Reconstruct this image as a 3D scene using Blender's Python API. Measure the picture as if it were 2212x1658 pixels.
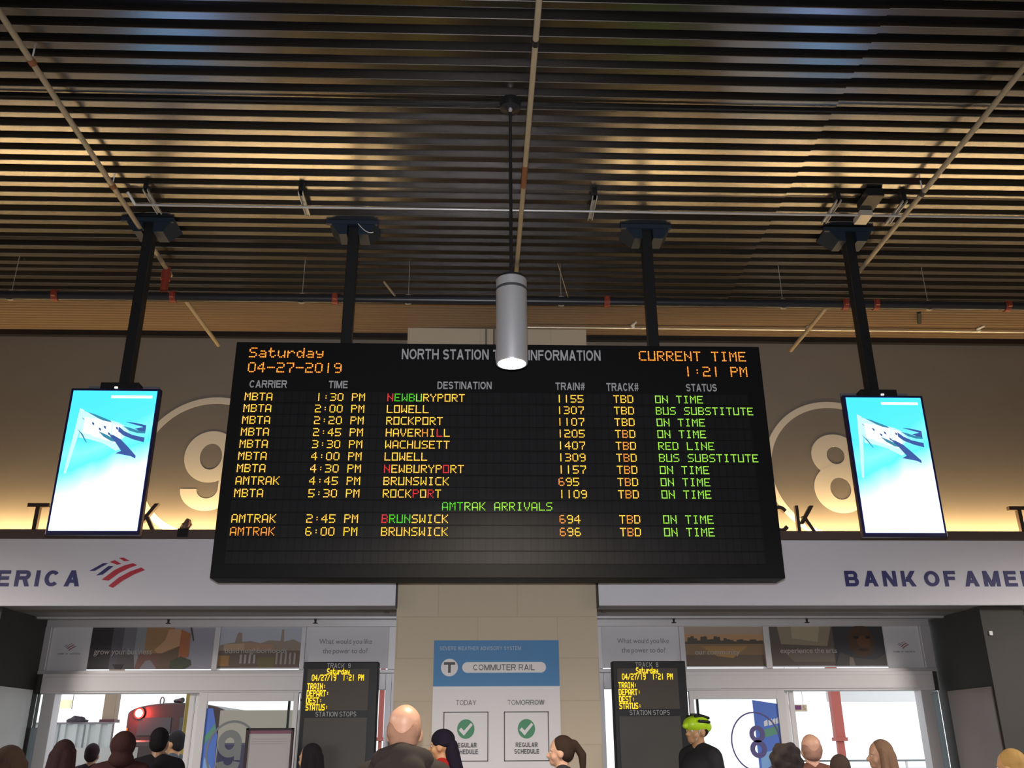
import bpy, bmesh, math, random
from mathutils import Vector, Matrix, noise as mnoise
random.seed(7)
C = bpy.context.scene.collection
for o in list(bpy.data.objects): bpy.data.objects.remove(o)

# ------------------------------------------------------------------ camera
F, YAW, PIT, ROL = 1970.7, math.radians(2.1836), math.radians(21.5766), math.radians(-0.3499)
CAM = Vector((0, 0, 1.6))
fw = Vector((math.sin(YAW)*math.cos(PIT), math.cos(YAW)*math.cos(PIT), math.sin(PIT)))
rt0 = Vector((math.cos(YAW), -math.sin(YAW), 0)); up0 = rt0.cross(fw)
RT = math.cos(ROL)*rt0 + math.sin(ROL)*up0
UP = -math.sin(ROL)*rt0 + math.cos(ROL)*up0
cd = bpy.data.cameras.new('camera'); cam = bpy.data.objects.new('camera', cd); C.objects.link(cam)
cam.matrix_world = Matrix(((RT.x, UP.x, -fw.x, CAM.x), (RT.y, UP.y, -fw.y, CAM.y), (RT.z, UP.z, -fw.z, CAM.z), (0, 0, 0, 1)))
cd.sensor_fit = 'HORIZONTAL'; cd.sensor_width = 36; cd.lens = 36*F/2212; cd.clip_start = .05; cd.clip_end = 400
bpy.context.scene.camera = cam
def P(x, y, X=None, Y=None, Z=None):
    """the point of a real plane (X=, Y= or Z=) that a photo pixel shows"""
    d = fw + RT*(x-1106)/F + UP*(829-y)/F
    t = (X-CAM.x)/d.x if X is not None else (Y-CAM.y)/d.y if Y is not None else (Z-CAM.z)/d.z
    return CAM + d*t

# ------------------------------------------------------------------ world, light, exposure
sc = bpy.context.scene
vs = sc.view_settings
sc.display_settings.display_device = 'sRGB'
vs.view_transform = 'Standard'; vs.look = 'None'; vs.gamma = 1; vs.use_curve_mapping = False; vs.exposure = 0.0
w = bpy.data.worlds.new('sky'); sc.world = w; w.use_nodes = True
bg = w.node_tree.nodes['Background']; bg.inputs[0].default_value = (.93, .97, 1, 1); bg.inputs[1].default_value = 1.6

def lamp(name, kind, loc, power, color=(1, 1, 1), size=.1, aim=None, cone=None, blend=.5):
    ld = bpy.data.lights.new(name, kind); ld.energy = power; ld.color = color
    if kind in ('POINT', 'SPOT'): ld.shadow_soft_size = size
    if kind == 'SPOT': ld.spot_size = math.radians(cone); ld.spot_blend = blend
    o = bpy.data.objects.new(name, ld); C.objects.link(o); o.location = loc
    if aim is not None: o.rotation_euler = (Vector(aim)-Vector(loc)).to_track_quat('-Z', 'Y').to_euler()
    return o
# the camera's own flash, just above the lens
lamp('camera_flash', 'SPOT', CAM + UP*.06, 1040, (.93, .95, 1.0), .02, CAM + fw*10 + UP*.5, 88, 1.0)
# the hall's other pendant downlights, in rows behind and beside the photographer
for x, y, pw in ((-6.8, 5.47, 760), (7.2, 5.47, 760), (-6.8, .5, 480), (.2, .5, 420), (7.2, .5, 480), (-6.8, -4, 600), (.2, -4, 600), (7.2, -4, 600)):
    lamp('hall_downlight', 'SPOT', (x, y, 3.9), pw, (1, .91, .84), .6, (x, y, 0), 166, .25)

# ------------------------------------------------------------------ materials
MATS = {}
def mat(name, col, rough=.6, metal=0., emit=None, es=1., spec=.5, bump=0., bscale=40., var=0., vscale=3., bstretch=None):
    if name in MATS: return MATS[name]
    m = bpy.data.materials.new(name); m.use_nodes = True; nt = m.node_tree; b = nt.nodes['Principled BSDF']
    c4 = (*col, 1)
    b.inputs['Base Color'].default_value = c4; b.inputs['Roughness'].default_value = rough; b.inputs['Metallic'].default_value = metal
    b.inputs['Specular IOR Level'].default_value = spec
    if emit: b.inputs['Emission Color'].default_value = (*emit, 1); b.inputs['Emission Strength'].default_value = es
    if bump or var:
        tc = nt.nodes.new('ShaderNodeTexCoord'); mp = nt.nodes.new('ShaderNodeMapping'); nt.links.new(tc.outputs['Object'], mp.inputs[0])
        if bstretch: mp.inputs['Scale'].default_value = bstretch
    if bump:
        n = nt.nodes.new('ShaderNodeTexNoise'); n.inputs['Scale'].default_value = bscale; n.inputs['Detail'].default_value = 4
        nt.links.new(mp.outputs[0], n.inputs[0])
        bp = nt.nodes.new('ShaderNodeBump'); bp.inputs['Strength'].default_value = bump; bp.inputs['Distance'].default_value = .01
        nt.links.new(n.outputs[0], bp.inputs['Height']); nt.links.new(bp.outputs[0], b.inputs['Normal'])
    if var:
        n2 = nt.nodes.new('ShaderNodeTexNoise'); n2.inputs['Scale'].default_value = vscale; n2.inputs['Detail'].default_value = 5
        nt.links.new(mp.outputs[0], n2.inputs[0])
        mx = nt.nodes.new('ShaderNodeMix'); mx.data_type = 'RGBA'
        mx.inputs[6].default_value = tuple(max(0, c*(1-var)) for c in col) + (1,); mx.inputs[7].default_value = tuple(min(1, c*(1+var)) for c in col) + (1,)
        nt.links.new(n2.outputs[0], mx.inputs[0]); nt.links.new(mx.outputs[2], b.inputs['Base Color'])
    MATS[name] = m; return m
def srgb(r, g, b): return tuple(((v/255)/12.92 if v/255 < .04045 else ((v/255+.055)/1.055)**2.4) for v in (r, g, b))

M_deck = mat('galvanised_deck', (.24, .23, .225), .24, 1.0)
M_soffit = mat('grooved_soffit', (.15, .10, .058), .6, .1, var=.15, vscale=2, bstretch=(.3, 6, 6))
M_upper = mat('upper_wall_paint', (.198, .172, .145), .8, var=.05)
M_pale = mat('numeral_paint', (.66, .60, .50), .8)
M_pier = None
M_black = mat('black_metal', (.012, .012, .014), .45, .2)
M_tvframe = mat('screen_bezel', (.014, .012, .05), .3)  # blue in the base colour paints in the screen's purple-blue glow
M_dark = mat('dark_cladding', (.055, .053, .05), .75, var=.12)
M_white = mat('white_aluminium', (.76, .74, .75), .45, .1)
M_frame = mat('door_frame_metal', (.64, .62, .64), .4, .3)
M_sign = mat('sign_panel_white', (.76, .75, .82), .55, var=.03)
M_navy = mat('sign_navy', (.025, .025, .16), .5)
M_red = mat('sign_red', (.55, .035, .06), .5)
M_steel = mat('brushed_aluminium', (.80, .80, .84), .33, .7, bump=.05, bscale=120, bstretch=(1, 1, .03))
M_galv = mat('bright_conduit', (.80, .80, .80), .35, .4)
M_cream = mat('painted_conduit', (.33, .27, .18), .45, .1, var=.12, vscale=6)
M_rust = mat('rusty_joint', (.22, .075, .03), .7)
M_redpaint = mat('red_coupling', (.22, .03, .015), .5)
M_pipe = mat('black_pipe', (.02, .02, .025), .35, .2)
M_bracket = mat('blue_black_plate', (.018, .03, .05), .5, .3)
M_ledge = mat('ledge_brown', (.10, .065, .055), .6)
M_letter = mat('dark_letter', (.05, .032, .025), .5)
M_head = mat('printed_grey', (.42, .42, .44), .6)
M_skin = mat('skin', (.55, .30, .20), .45, var=.06, vscale=8)
M_floor = mat('terrazzo', (.11, .105, .10), .35, var=.1, vscale=20)
M_eye = mat('eye_white', (.7, .68, .65), .2)
M_ringg = mat('grey_decal', (.22, .24, .25), .6)
M_strut = mat('zinc_strut', (.34, .33, .31), .45, .4)
M_rubber = mat('black_rubber', (.02, .02, .02), .7)

def pier_mat():
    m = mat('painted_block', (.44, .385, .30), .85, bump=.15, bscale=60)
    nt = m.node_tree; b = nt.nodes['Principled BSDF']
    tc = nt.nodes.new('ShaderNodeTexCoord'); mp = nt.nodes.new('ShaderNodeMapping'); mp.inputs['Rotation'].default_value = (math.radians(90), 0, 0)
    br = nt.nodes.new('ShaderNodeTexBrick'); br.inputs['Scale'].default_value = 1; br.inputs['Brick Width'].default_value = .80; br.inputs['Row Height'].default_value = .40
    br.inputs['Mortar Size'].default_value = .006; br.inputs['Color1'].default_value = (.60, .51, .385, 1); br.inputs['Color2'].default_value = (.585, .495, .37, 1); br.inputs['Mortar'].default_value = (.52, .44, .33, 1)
    nt.links.new(tc.outputs['Object'], mp.inputs[0]); nt.links.new(mp.outputs[0], br.inputs[0]); nt.links.new(br.outputs[0], b.inputs['Base Color'])
    return m
M_pier = pier_mat()

def emit_mat(name, col, s):
    if name in MATS: return MATS[name]
    m = bpy.data.materials.new(name); m.use_nodes = True; nt = m.node_tree; nt.nodes.clear()
    e = nt.nodes.new('ShaderNodeEmission'); e.inputs[0].default_value = (*col, 1); e.inputs[1].default_value = s
    o = nt.nodes.new('ShaderNodeOutputMaterial'); nt.links.new(e.outputs[0], o.inputs[0]); MATS[name] = m; return m
L_yel, L_org, L_red, L_grn, L_lime = (emit_mat('led_yellow', (1, .76, .09), 1.7), emit_mat('led_orange', (1, .42, .06), 1.6), emit_mat('led_red', (1, .06, .07), 1.3),
                                      emit_mat('led_green', (.16, .9, .05), 1.1), emit_mat('led_lime', (.50, 1, .10), 1.4))
H_yel, H_org, H_red, H_grn, H_lime = (emit_mat('glow_yellow', (1, .34, .02), .65), emit_mat('glow_orange', (.9, .16, .02), .5), emit_mat('glow_red', (.8, .02, .02), .45),
                                      emit_mat('glow_green', (.05, .5, .02), .45), emit_mat('glow_lime', (.15, .6, .03), .5))
LED = dict(k=(emit_mat('led_lemon', (1, .86, .03), 1.3), emit_mat('glow_amber', (1, .36, .02), .8)), y=(L_yel, H_yel), o=(L_org, H_org), r=(L_red, H_red), g=(L_grn, H_grn), l=(L_lime, H_lime))
M_cove = emit_mat('cove_led', (1, .68, .31), 120)
M_lens = emit_mat('lamp_lens', (1, .93, .8), 14)

def glass_mat():
    m = bpy.data.materials.new('clear_glass'); m.use_nodes = True; nt = m.node_tree; nt.nodes.clear()
    t = nt.nodes.new('ShaderNodeBsdfTransparent'); t.inputs[0].default_value = (.93, .95, .95, 1)
    g = nt.nodes.new('ShaderNodeBsdfGlossy'); g.inputs['Roughness'].default_value = .03
    f = nt.nodes.new('ShaderNodeFresnel'); f.inputs[0].default_value = 1.35
    mx = nt.nodes.new('ShaderNodeMixShader'); o = nt.nodes.new('ShaderNodeOutputMaterial')
    nt.links.new(f.outputs[0], mx.inputs[0]); nt.links.new(t.outputs[0], mx.inputs[1]); nt.links.new(g.outputs[0], mx.inputs[2]); nt.links.new(mx.outputs[0], o.inputs[0])
    return m
M_glass = glass_mat()

# ------------------------------------------------------------------ mesh helpers
class MB:
    def __init__(s): s.v = []; s.f = []; s.mi = []; s.mats = []
    def m(s, material):
        if material not in s.mats: s.mats.append(material)
        return s.mats.index(material)
    def add(s, verts, faces, material=None):
        k = s.m(material) if material else 0; n = len(s.v); s.v += [tuple(p) for p in verts]
        for f in faces: s.f.append([i+n for i in f]); s.mi.append(k)
        return s
    def box(s, x0, x1, y0, y1, z0, z1, material=None):
        v = [(x, y, z) for z in (z0, z1) for y in (y0, y1) for x in (x0, x1)]
        return s.add(v, [(0, 2, 3, 1), (4, 5, 7, 6), (0, 1, 5, 4), (2, 6, 7, 3), (0, 4, 6, 2), (1, 3, 7, 5)], material)
    def tube(s, p0, p1, r0, r1=None, n=16, material=None, caps=True):
        r1 = r0 if r1 is None else r1; p0 = Vector(p0); p1 = Vector(p1); d = (p1-p0).normalized()
        a = d.orthogonal().normalized(); b = d.cross(a); v = []
        for p, r in ((p0, r0), (p1, r1)):
            v += [p + (a*math.cos(2*math.pi*i/n)+b*math.sin(2*math.pi*i/n))*r for i in range(n)]
        f = [(i, (i+1) % n, n+(i+1) % n, n+i) for i in range(n)]
        if caps: f += [tuple(range(n-1, -1, -1)), tuple(range(n, 2*n))]
        return s.add(v, f, material)
    def lathe(s, prof, cx, cy, n=40, material=None):
        v = []; k = len(prof)
        for r, z in prof: v += [(cx+r*math.cos(2*math.pi*i/n), cy+r*math.sin(2*math.pi*i/n), z) for i in range(n)]
        f = [(j*n+i, j*n+(i+1) % n, (j+1)*n+(i+1) % n, (j+1)*n+i) for j in range(k-1) for i in range(n)]
        return s.add(v, f, material)
    def prism(s, pts, y0, y1, material=None):            # polygon in the XZ plane, thick in Y
        n = len(pts); v = [(x, y0, z) for x, z in pts] + [(x, y1, z) for x, z in pts]
        f = [tuple(range(n)), tuple(range(2*n-1, n-1, -1))] + [(i, n+i, n+(i+1) % n, (i+1) % n) for i in range(n)]
        return s.add(v, f, material)
    def flat(s, pts, y, material=None):
        return s.add([(x, y, z) for x, z in pts], [tuple(range(len(pts)))], material)
    def ring(s, cx, cz, a0, b0, a1, b1, y0, y1, t0=0, t1=360, n=64, material=None):   # annulus, outer a0,b0, inner a1,b1
        full = abs(t1-t0) >= 360; k = n if full else n+1; v = []
        for i in range(k):
            t = math.radians(t0+(t1-t0)*i/n)
            c, q = math.cos(t), math.sin(t)
            v += [(cx+a0*c, y0, cz+b0*q), (cx+a1*c, y0, cz+b1*q), (cx+a0*c, y1, cz+b0*q), (cx+a1*c, y1, cz+b1*q)]
        f = []
        for i in range(n):
            a = 4*i; b = 4*((i+1) % k)
            f += [(a, b, b+1, a+1), (a+2, a+3, b+3, b+2), (a, a+2, b+2, b), (a+1, b+1, b+3, a+3)]
        if not full: f += [(0, 1, 3, 2), (4*n, 4*n+2, 4*n+3, 4*n+1)]
        return s.add(v, f, material)
    def build(s, name, material=None, parent=None, bevel=0, smooth=False):
        me = bpy.data.meshes.new(name); me.from_pydata(s.v, [], s.f)
        for x in (s.mats or [material]): me.materials.append(x)
        if s.mats: me.polygons.foreach_set('material_index', s.mi)
        bm = bmesh.new(); bm.from_mesh(me); bmesh.ops.recalc_face_normals(bm, faces=bm.faces); bm.to_mesh(me); bm.free()
        if smooth: me.polygons.foreach_set('use_smooth', [True]*len(me.polygons))
        me.update(); o = bpy.data.objects.new(name, me); C.objects.link(o)
        if parent is not None: attach(o, parent)
        if bevel:
            b = o.modifiers.new('bevel', 'BEVEL'); b.width = bevel; b.segments = 2; b.limit_method = 'ANGLE'
        if smooth:
            try: me.set_sharp_from_angle(angle=math.radians(40))
            except Exception: pass
        return o
def wloc(o):
    p = Vector(o.location)
    while o.parent: o = o.parent; p = p + Vector(o.location)
    return p
def attach(o, parent):                                    # meshes are written in world coordinates; only unrotated parents
    off = wloc(parent)
    o.data.transform(Matrix.Translation(-off)); o.parent = parent
def thing(name, label, cat, loc=(0, 0, 0), group=None):
    o = bpy.data.objects.new(name, None); C.objects.link(o); o.location = loc; o.empty_display_size = .1
    return tag(o, label, cat, group)
def tag(o, label, cat, group=None, kind=None):
    o['label'] = label; o['category'] = cat
    if group: o['group'] = group
    if kind: o['kind'] = kind
    return o
def struct(o): o['kind'] = 'structure'; return o
def B(name, x0, x1, y0, y1, z0, z1, m, parent=None, bevel=0): return MB().box(x0, x1, y0, y1, z0, z1).build(name, m, parent, bevel)
def text(name, s, x0, x1, z0, z1, y, m, parent=None, bold=.012, depth=.004):
    """lettering facing the hall (-Y), fitted to a box"""
    ms = []; off = 0
    for wd in s.split():
        cu = bpy.data.curves.new('t', 'FONT'); cu.body = wd; cu.offset = bold; cu.extrude = .01; cu.resolution_u = 6
        to = bpy.data.objects.new('t', cu); C.objects.link(to); dg = bpy.context.evaluated_depsgraph_get()
        me = bpy.data.meshes.new_from_object(to.evaluated_get(dg)); bpy.data.objects.remove(to)
        lo = min(v.co.x for v in me.vertices); hi = max(v.co.x for v in me.vertices)
        me.transform(Matrix.Translation((off-lo, 0, 0))); off += hi-lo+.27; ms.append(me)
    co = [v.co for me in ms for v in me.vertices]
    ax, bx = min(c.x for c in co), max(c.x for c in co); ay, by = min(c.y for c in co), max(c.y for c in co); az, bz = min(c.z for c in co), max(c.z for c in co)
    for me in ms:
        for v in me.vertices:
            c = v.co.copy()
            v.co = (x0+(c.x-ax)/(bx-ax)*(x1-x0), y-depth*(c.z-az)/(bz-az), z0+(c.y-ay)/(by-ay)*(z1-z0))
        me.materials.clear(); me.materials.append(m); me.name = name
        o = bpy.data.objects.new(name, me); C.objects.link(o)
        if parent is not None: attach(o, parent)
    return o

CW = dict(A=.98, B=.92, C=.95, D=.95, E=.84, F=.80, G=1.0, H=.95, I=.2, K=.98, L=.78, M=1.12, N=.95, O=1.04, P=.90, R=.96, S=.88, T=.86, U=.94, V=.94, W=1.32, Y=.94)
CW.update({'#': .78, '8': .78, '9': .78, ' ': .30})
def glyph(ch, t):
    """a block capital as convex pieces in a box CW[ch] wide and 1 tall, stem t"""
    W = .2 if ch == 'I' else CW[ch]; W = t if ch == 'I' else W; q = t*.86; out_ = []
    def bar(x0, x1, z0, z1): out_.append([(x0, z0), (x1, z0), (x1, z1), (x0, z1)])
    def dia(x0, z0, x1, z1, h): out_.append([(x0, z0), (x0+h, z0), (x1+h, z1), (x1, z1)])
    def arc(cx, cz, rx, rz, a0, a1):
        n = max(4, int(abs(a1-a0)/12))
        for i in range(n):
            u, v = (math.radians(a0+(a1-a0)*k/n) for k in (i, i+1))
            out_.append([(cx+rx*math.cos(u), cz+rz*math.sin(u)), (cx+rx*math.cos(v), cz+rz*math.sin(v)), (cx+(rx-t)*math.cos(v), cz+(rz-q)*math.sin(v)), (cx+(rx-t)*math.cos(u), cz+(rz-q)*math.sin(u))])
    h = t*1.1
    if ch in 'BDEFHKLMNPR': bar(0, t, 0, 1)
    if ch == 'A': dia(0, 0, W/2-h/2, 1, h); dia(W-h, 0, W/2-h/2, 1, h); bar(W*.2, W*.8, .22, .22+q)
    elif ch in 'EF':
        bar(0, W, 1-q, 1); bar(0, W*.92, .5-q/2+.02, .5+q/2+.02)
        if ch == 'E': bar(0, W, 0, q)
    elif ch == 'B':
        rr = .25+q/4
        for cz, cx in ((1-rr, W-rr-.04), (rr, W-rr)): arc(cx, cz, rr, rr, -90, 90); bar(0, cx, cz+rr-q, cz+rr); bar(0, cx, cz-rr, cz-rr+q)
    elif ch in 'PR':
        rr = .29; cx = W-rr-.01; arc(cx, 1-rr, rr, rr, -90, 90); bar(0, cx, 1-q, 1); bar(0, cx, 1-2*rr, 1-2*rr+q)
        if ch == 'R': dia(W-h, 0, W*.42, 1-2*rr+q, h)
    elif ch == 'C': arc(W/2, .5, W/2, .5, 42, 318)
    elif ch == 'G': arc(W/2, .5, W/2, .5, 42, 330); bar(W-t*1.02, W, .08, .5); bar(W*.55, W, .5-q, .5)
    elif ch == 'D': rx = W*.52; arc(W-rx, .5, rx, .5, -90, 90); bar(0, W-rx, 1-q, 1); bar(0, W-rx, 0, q)
    elif ch == 'H': bar(W-t, W, 0, 1); bar(0, W, .5-q/2, .5+q/2)
    elif ch == 'I': bar(0, t, 0, 1)
    elif ch == 'K': dia(t*.7, .30, W-h*1.15, 1, h*1.2); dia(W-h*1.15, 0, W*.30, .60, h*1.1)
    elif ch == 'L': bar(0, W, 0, q)
    elif ch == 'M': bar(W-t, W, 0, 1); dia(W/2-h/2, 0, 0, 1, h); dia(W/2-h/2, 0, W-h, 1, h)
    elif ch == 'N': bar(W-t, W, 0, 1); dia(W-h*1.05, 0, 0, 1, h*1.05)
    elif ch == 'O': arc(W/2, .5, W/2, .5, 0, 360)
    elif ch == 'S': rr = .25+q/4; arc(W/2, 1-rr, W/2, rr, 25, 270); arc(W/2, rr, W/2, rr, -155, 90)
    elif ch == 'T': bar(0, W, 1-q, 1); bar(W/2-t/2, W/2+t/2, 0, 1)
    elif ch == 'U': bar(0, t, .38, 1); bar(W-t, W, .38, 1); arc(W/2, .4, W/2, .4, 180, 360)
    elif ch == 'V': dia(W/2-h/2, 0, 0, 1, h); dia(W/2-h/2, 0, W-h, 1, h)
    elif ch == 'W':
        a = W*.27-h/2; b = W*.73-h/2; dia(a, 0, 0, 1, h); dia(a, 0, W/2-h/2, 1, h); dia(b, 0, W/2-h/2, 1, h); dia(b, 0, W-h, 1, h)
    elif ch == 'Y': bar(W/2-t/2, W/2+t/2, 0, .46); dia(W/2-h/2, .40, 0, 1, h); dia(W/2-h/2, .40, W-h, 1, h)
    elif ch == '#': dia(.12, 0, .26, 1, t*.7); dia(.44, 0, .58, 1, t*.7); bar(0, W, .28, .28+q*.7); bar(0, W, .60, .60+q*.7)
    elif ch == '8': rr = .25+q/4; arc(W/2, 1-rr, W/2-.03, rr, 0, 360); arc(W/2, rr, W/2, rr, 0, 360)
    elif ch == '9': arc(W/2, .68, W/2, .32, 0, 360); bar(W-t, W, .3, .68); arc(W/2, .32, W/2, .32, 200, 360)
    return out_, W
def caps(name, s, x0, x1, z0, z1, y, m, parent=None, t=.19, track=.16, depth=.003, letters_apart=False, space=.48):
    words_ = [[]]; x = 0
    for ch in s:
        if ch == ' ': x += space; words_ += [[]]; continue
        g, W = glyph(ch, t); words_[-1] += [[(x+px, pz) for px, pz in p] for p in g]; x += W+track
        if letters_apart: words_ += [[]]
    k = (x1-x0)/(x-track)
    for polys in words_:
        if not polys: continue
        mb = MB()
        for j, p in enumerate(polys): mb.prism([(x0+px*k, z0+pz*(z1-z0)) for px, pz in p], y-depth-.00006*j, y)
        o = mb.build(name, m, parent)
    return o

# ------------------------------------------------------------------ LED dot text
G = dict(A='0E 11 11 11 1F 11 11', B='1E 11 11 1E 11 11 1E', C='0F 10 10 10 10 10 0F', D='1E 11 11 11 11 11 1E', E='1F 10 10 1E 10 10 1F', F='1F 10 10 1E 10 10 10',
         H='11 11 11 1F 11 11 11', I='0E 04 04 04 04 04 0E', K='11 12 14 18 14 12 11', L='10 10 10 10 10 10 1F', M='11 1B 15 15 11 11 11', N='11 11 19 15 13 11 11',
         O='1F 11 11 11 11 11 1F', P='1E 11 11 1E 10 10 10', R='1E 11 11 1E 14 12 11', S='0F 10 10 0E 01 01 1E', T='1F 04 04 04 04 04 04', U='11 11 11 11 11 11 1F',
         V='11 11 11 11 0A 0A 04', W='11 11 11 15 15 1B 11', Y='11 11 0A 04 04 04 04')
G.update({'0': '0E 11 11 11 11 11 0E', '1': '04 04 04 04 04 04 04', '2': '1E 01 01 0E 10 10 1F', '3': '1E 01 01 0E 01 01 1E', '4': '02 06 0A 12 1F 02 02', '5': '1F 10 10 1E 01 01 1E',
          '6': '0E 10 10 1E 11 11 0E', '7': '1F 01 01 02 04 04 04', '9': '0E 11 11 0F 01 01 0E', ':': '00 00 04 00 04 00 00', '-': '00 00 00 1F 00 00 00', '/': '01 02 02 04 08 08 10',
          'a': '00 00 0E 01 0F 11 0F', 'd': '01 01 0D 13 11 13 0D', 'r': '00 00 16 19 10 10 10', 't': '08 08 1E 08 08 09 06', 'u': '00 00 11 11 11 13 0D', 'y': '00 00 11 11 0F 01 0E'})
def led(mb, s, x, ztop, y, pitch, cols='y', rc=.40, rh=.62, pz=None):
    pz = pz or pitch
    for i, ch in enumerate(s):
        if ch == ' ' or ch not in G: continue
        core, halo = LED[cols[i] if len(cols) > 1 else cols]
        for r, hx in enumerate(G[ch].split()):
            for c in range(5):
                if int(hx, 16) >> (4-c) & 1:
                    px, pzz = x+(i*6+c)*pitch, ztop-r*pz
                    for rad, m, yy in ((rh, halo, y), (rc, core, y-.0015)):
                        mb.flat([(px+rad*pitch*math.cos(k*math.pi/3), pzz+rad*pz*math.sin(k*math.pi/3)) for k in range(6)], yy, m)

# ================================================================== SETTING
struct(B('floor', -10, 10, -8, 10.6, -.1, 0, M_floor))
struct(B('floor_platform', -40, 40, 10.6, 70, -.1, 0, mat('platform_concrete', (.55, .55, .54), .8, var=.1)))
M_hall = mat('hall_wall_paint', (.30, .28, .25), .8)
struct(B('wall_left', -10.2, -10, -8, 10.6, 0, 6.2, M_hall))
struct(B('wall_right', 10, 10.2, -8, 10.6, 0, 6.2, M_hall))
struct(B('wall_back', -10.2, 10.2, -8.2, -8, 0, 6.2, M_hall))

def deck(x0, x1, lap):
    mb = MB(); prof = []; y = 1.02; k = 0; y_end = 8.66
    prof.append((-7.98, 6.078)); prof.append((1.0, 6.078))
    while y < y_end:
        q = k % 4 == 3; zb = 6.0 + (.006 if q else 0) + lap; wdt = .058 if q else .066
        # near web, near corner, bottom flange, chamfered far corner, far web
        prof += [(y, 6.078+lap), (y+.014, zb+.003), (y+.018, zb), (y+.018+wdt-.005, zb), (y+.018+wdt, zb+.005), (y+.032+wdt, 6.078+lap)]
        y += .1508; k += 1
    prof.append((8.66, 6.078)); n = len(prof)
    v = [(x, p[0], p[1]) for x in (x0, x1) for p in prof]
    mb.add(v, [(i, i+1, n+i+1, n+i) for i in range(n-1)])
    mb.box(x0, x1, -8, 8.66, 6.1, 6.2)
    return struct(mb.build('ceiling', M_deck))
LAPX = P(1772, 290, Z=6.0).x
deck(-10, LAPX, 0); deck(LAPX-.01, 10, .009)
# flat grooved strip between the deck and the wall
mb = MB(); y = 8.62; v = []
prof = []
while y < 9.6:
    prof += [(y, 5.992), (y+.044, 5.992), (y+.05, 6.004), (y+.056, 6.004)]; y += .062
n = len(prof); mb.add([(x, p[0], p[1]) for x in (-10, 10) for p in prof], [(i, i+1, n+i+1, n+i) for i in range(n-1)])
mb.box(-10, 10, 8.6, 9.7, 6.02, 6.2)
struct(mb.build('ceiling_strip', M_soffit))
struct(B('trim_1', -10, 10, 9.54, 9.6, 5.93, 5.99, M_black))

UW = 9.6
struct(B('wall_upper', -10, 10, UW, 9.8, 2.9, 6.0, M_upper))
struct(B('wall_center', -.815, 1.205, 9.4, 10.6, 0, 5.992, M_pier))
struct(B('wall_pier_left', -6.9, -4.72, 9.42, 10.6, 0, 2.9, M_dark))
struct(B('wall_pier_right', 5.165, 5.62, 9.42, 10.6, 0, 2.9, M_dark))
struct(B('wall_outer_left', -10, -6.9, 10.45, 10.6, 0, 2.9, M_dark))
struct(B('wall_outer_right', 5.62, 10, 10.45, 10.6, 0, 2.9, M_dark))
struct(B('trim_2', 5.64, 6.9, 10.42, 10.45, 2.38, 2.83, mat('dim_panel', (.2, .2, .22), .5)))
M_frost = mat('frosted_glass', (.55, .60, .62), .5)
nt_ = M_frost.node_tree; tr_ = nt_.nodes.new('ShaderNodeBsdfTranslucent'); tr_.inputs[0].default_value = (.55, .62, .65, 1); mx_ = nt_.nodes.new('ShaderNodeMixShader'); mx_.inputs[0].default_value = .5
nt_.links.new(nt_.nodes['Principled BSDF'].outputs[0], mx_.inputs[1]); nt_.links.new(tr_.outputs[0], mx_.inputs[2]); nt_.links.new(mx_.outputs[0], nt_.nodes['Material Output'].inputs[0])
M_revl = mat('pale_reveal_panel', (.82, .85, .86), .5, var=.06)  # paled so the base colour carries light reaching the panel from outside
M_revr = mat('brown_reveal_panel', (.33, .27, .25), .45, var=.06)
struct(B('wall_reveal_left', -4.72, -4.705, 9.45, 10.36, 0, 2.17, M_revl))
struct(B('wall_reveal_right', 5.150, 5.165, 9.46, 10.36, 0, 2.12, M_revr))
M_under = mat('canopy_soffit', (.33, .32, .33), .5, .1, var=.15, vscale=2)
for nm, a, b in (('ceiling_canopy_left', -9.1, -.82), ('ceiling_canopy_right', 1.21, 9.5)):
    struct(B(nm, a, b, 9.32, 10.6, 2.905, 2.95, M_under))
    struct(B(nm.replace('ceiling_canopy', 'trim_ledge'), a, b, 9.30, 9.6, 3.565, 3.66, M_ledge, bevel=.006))
    struct(B(nm.replace('ceiling_canopy', 'trim_track'), a+.02, b-.02, 10.18, 10.24, 2.885, 2.905, M_frame))

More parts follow.
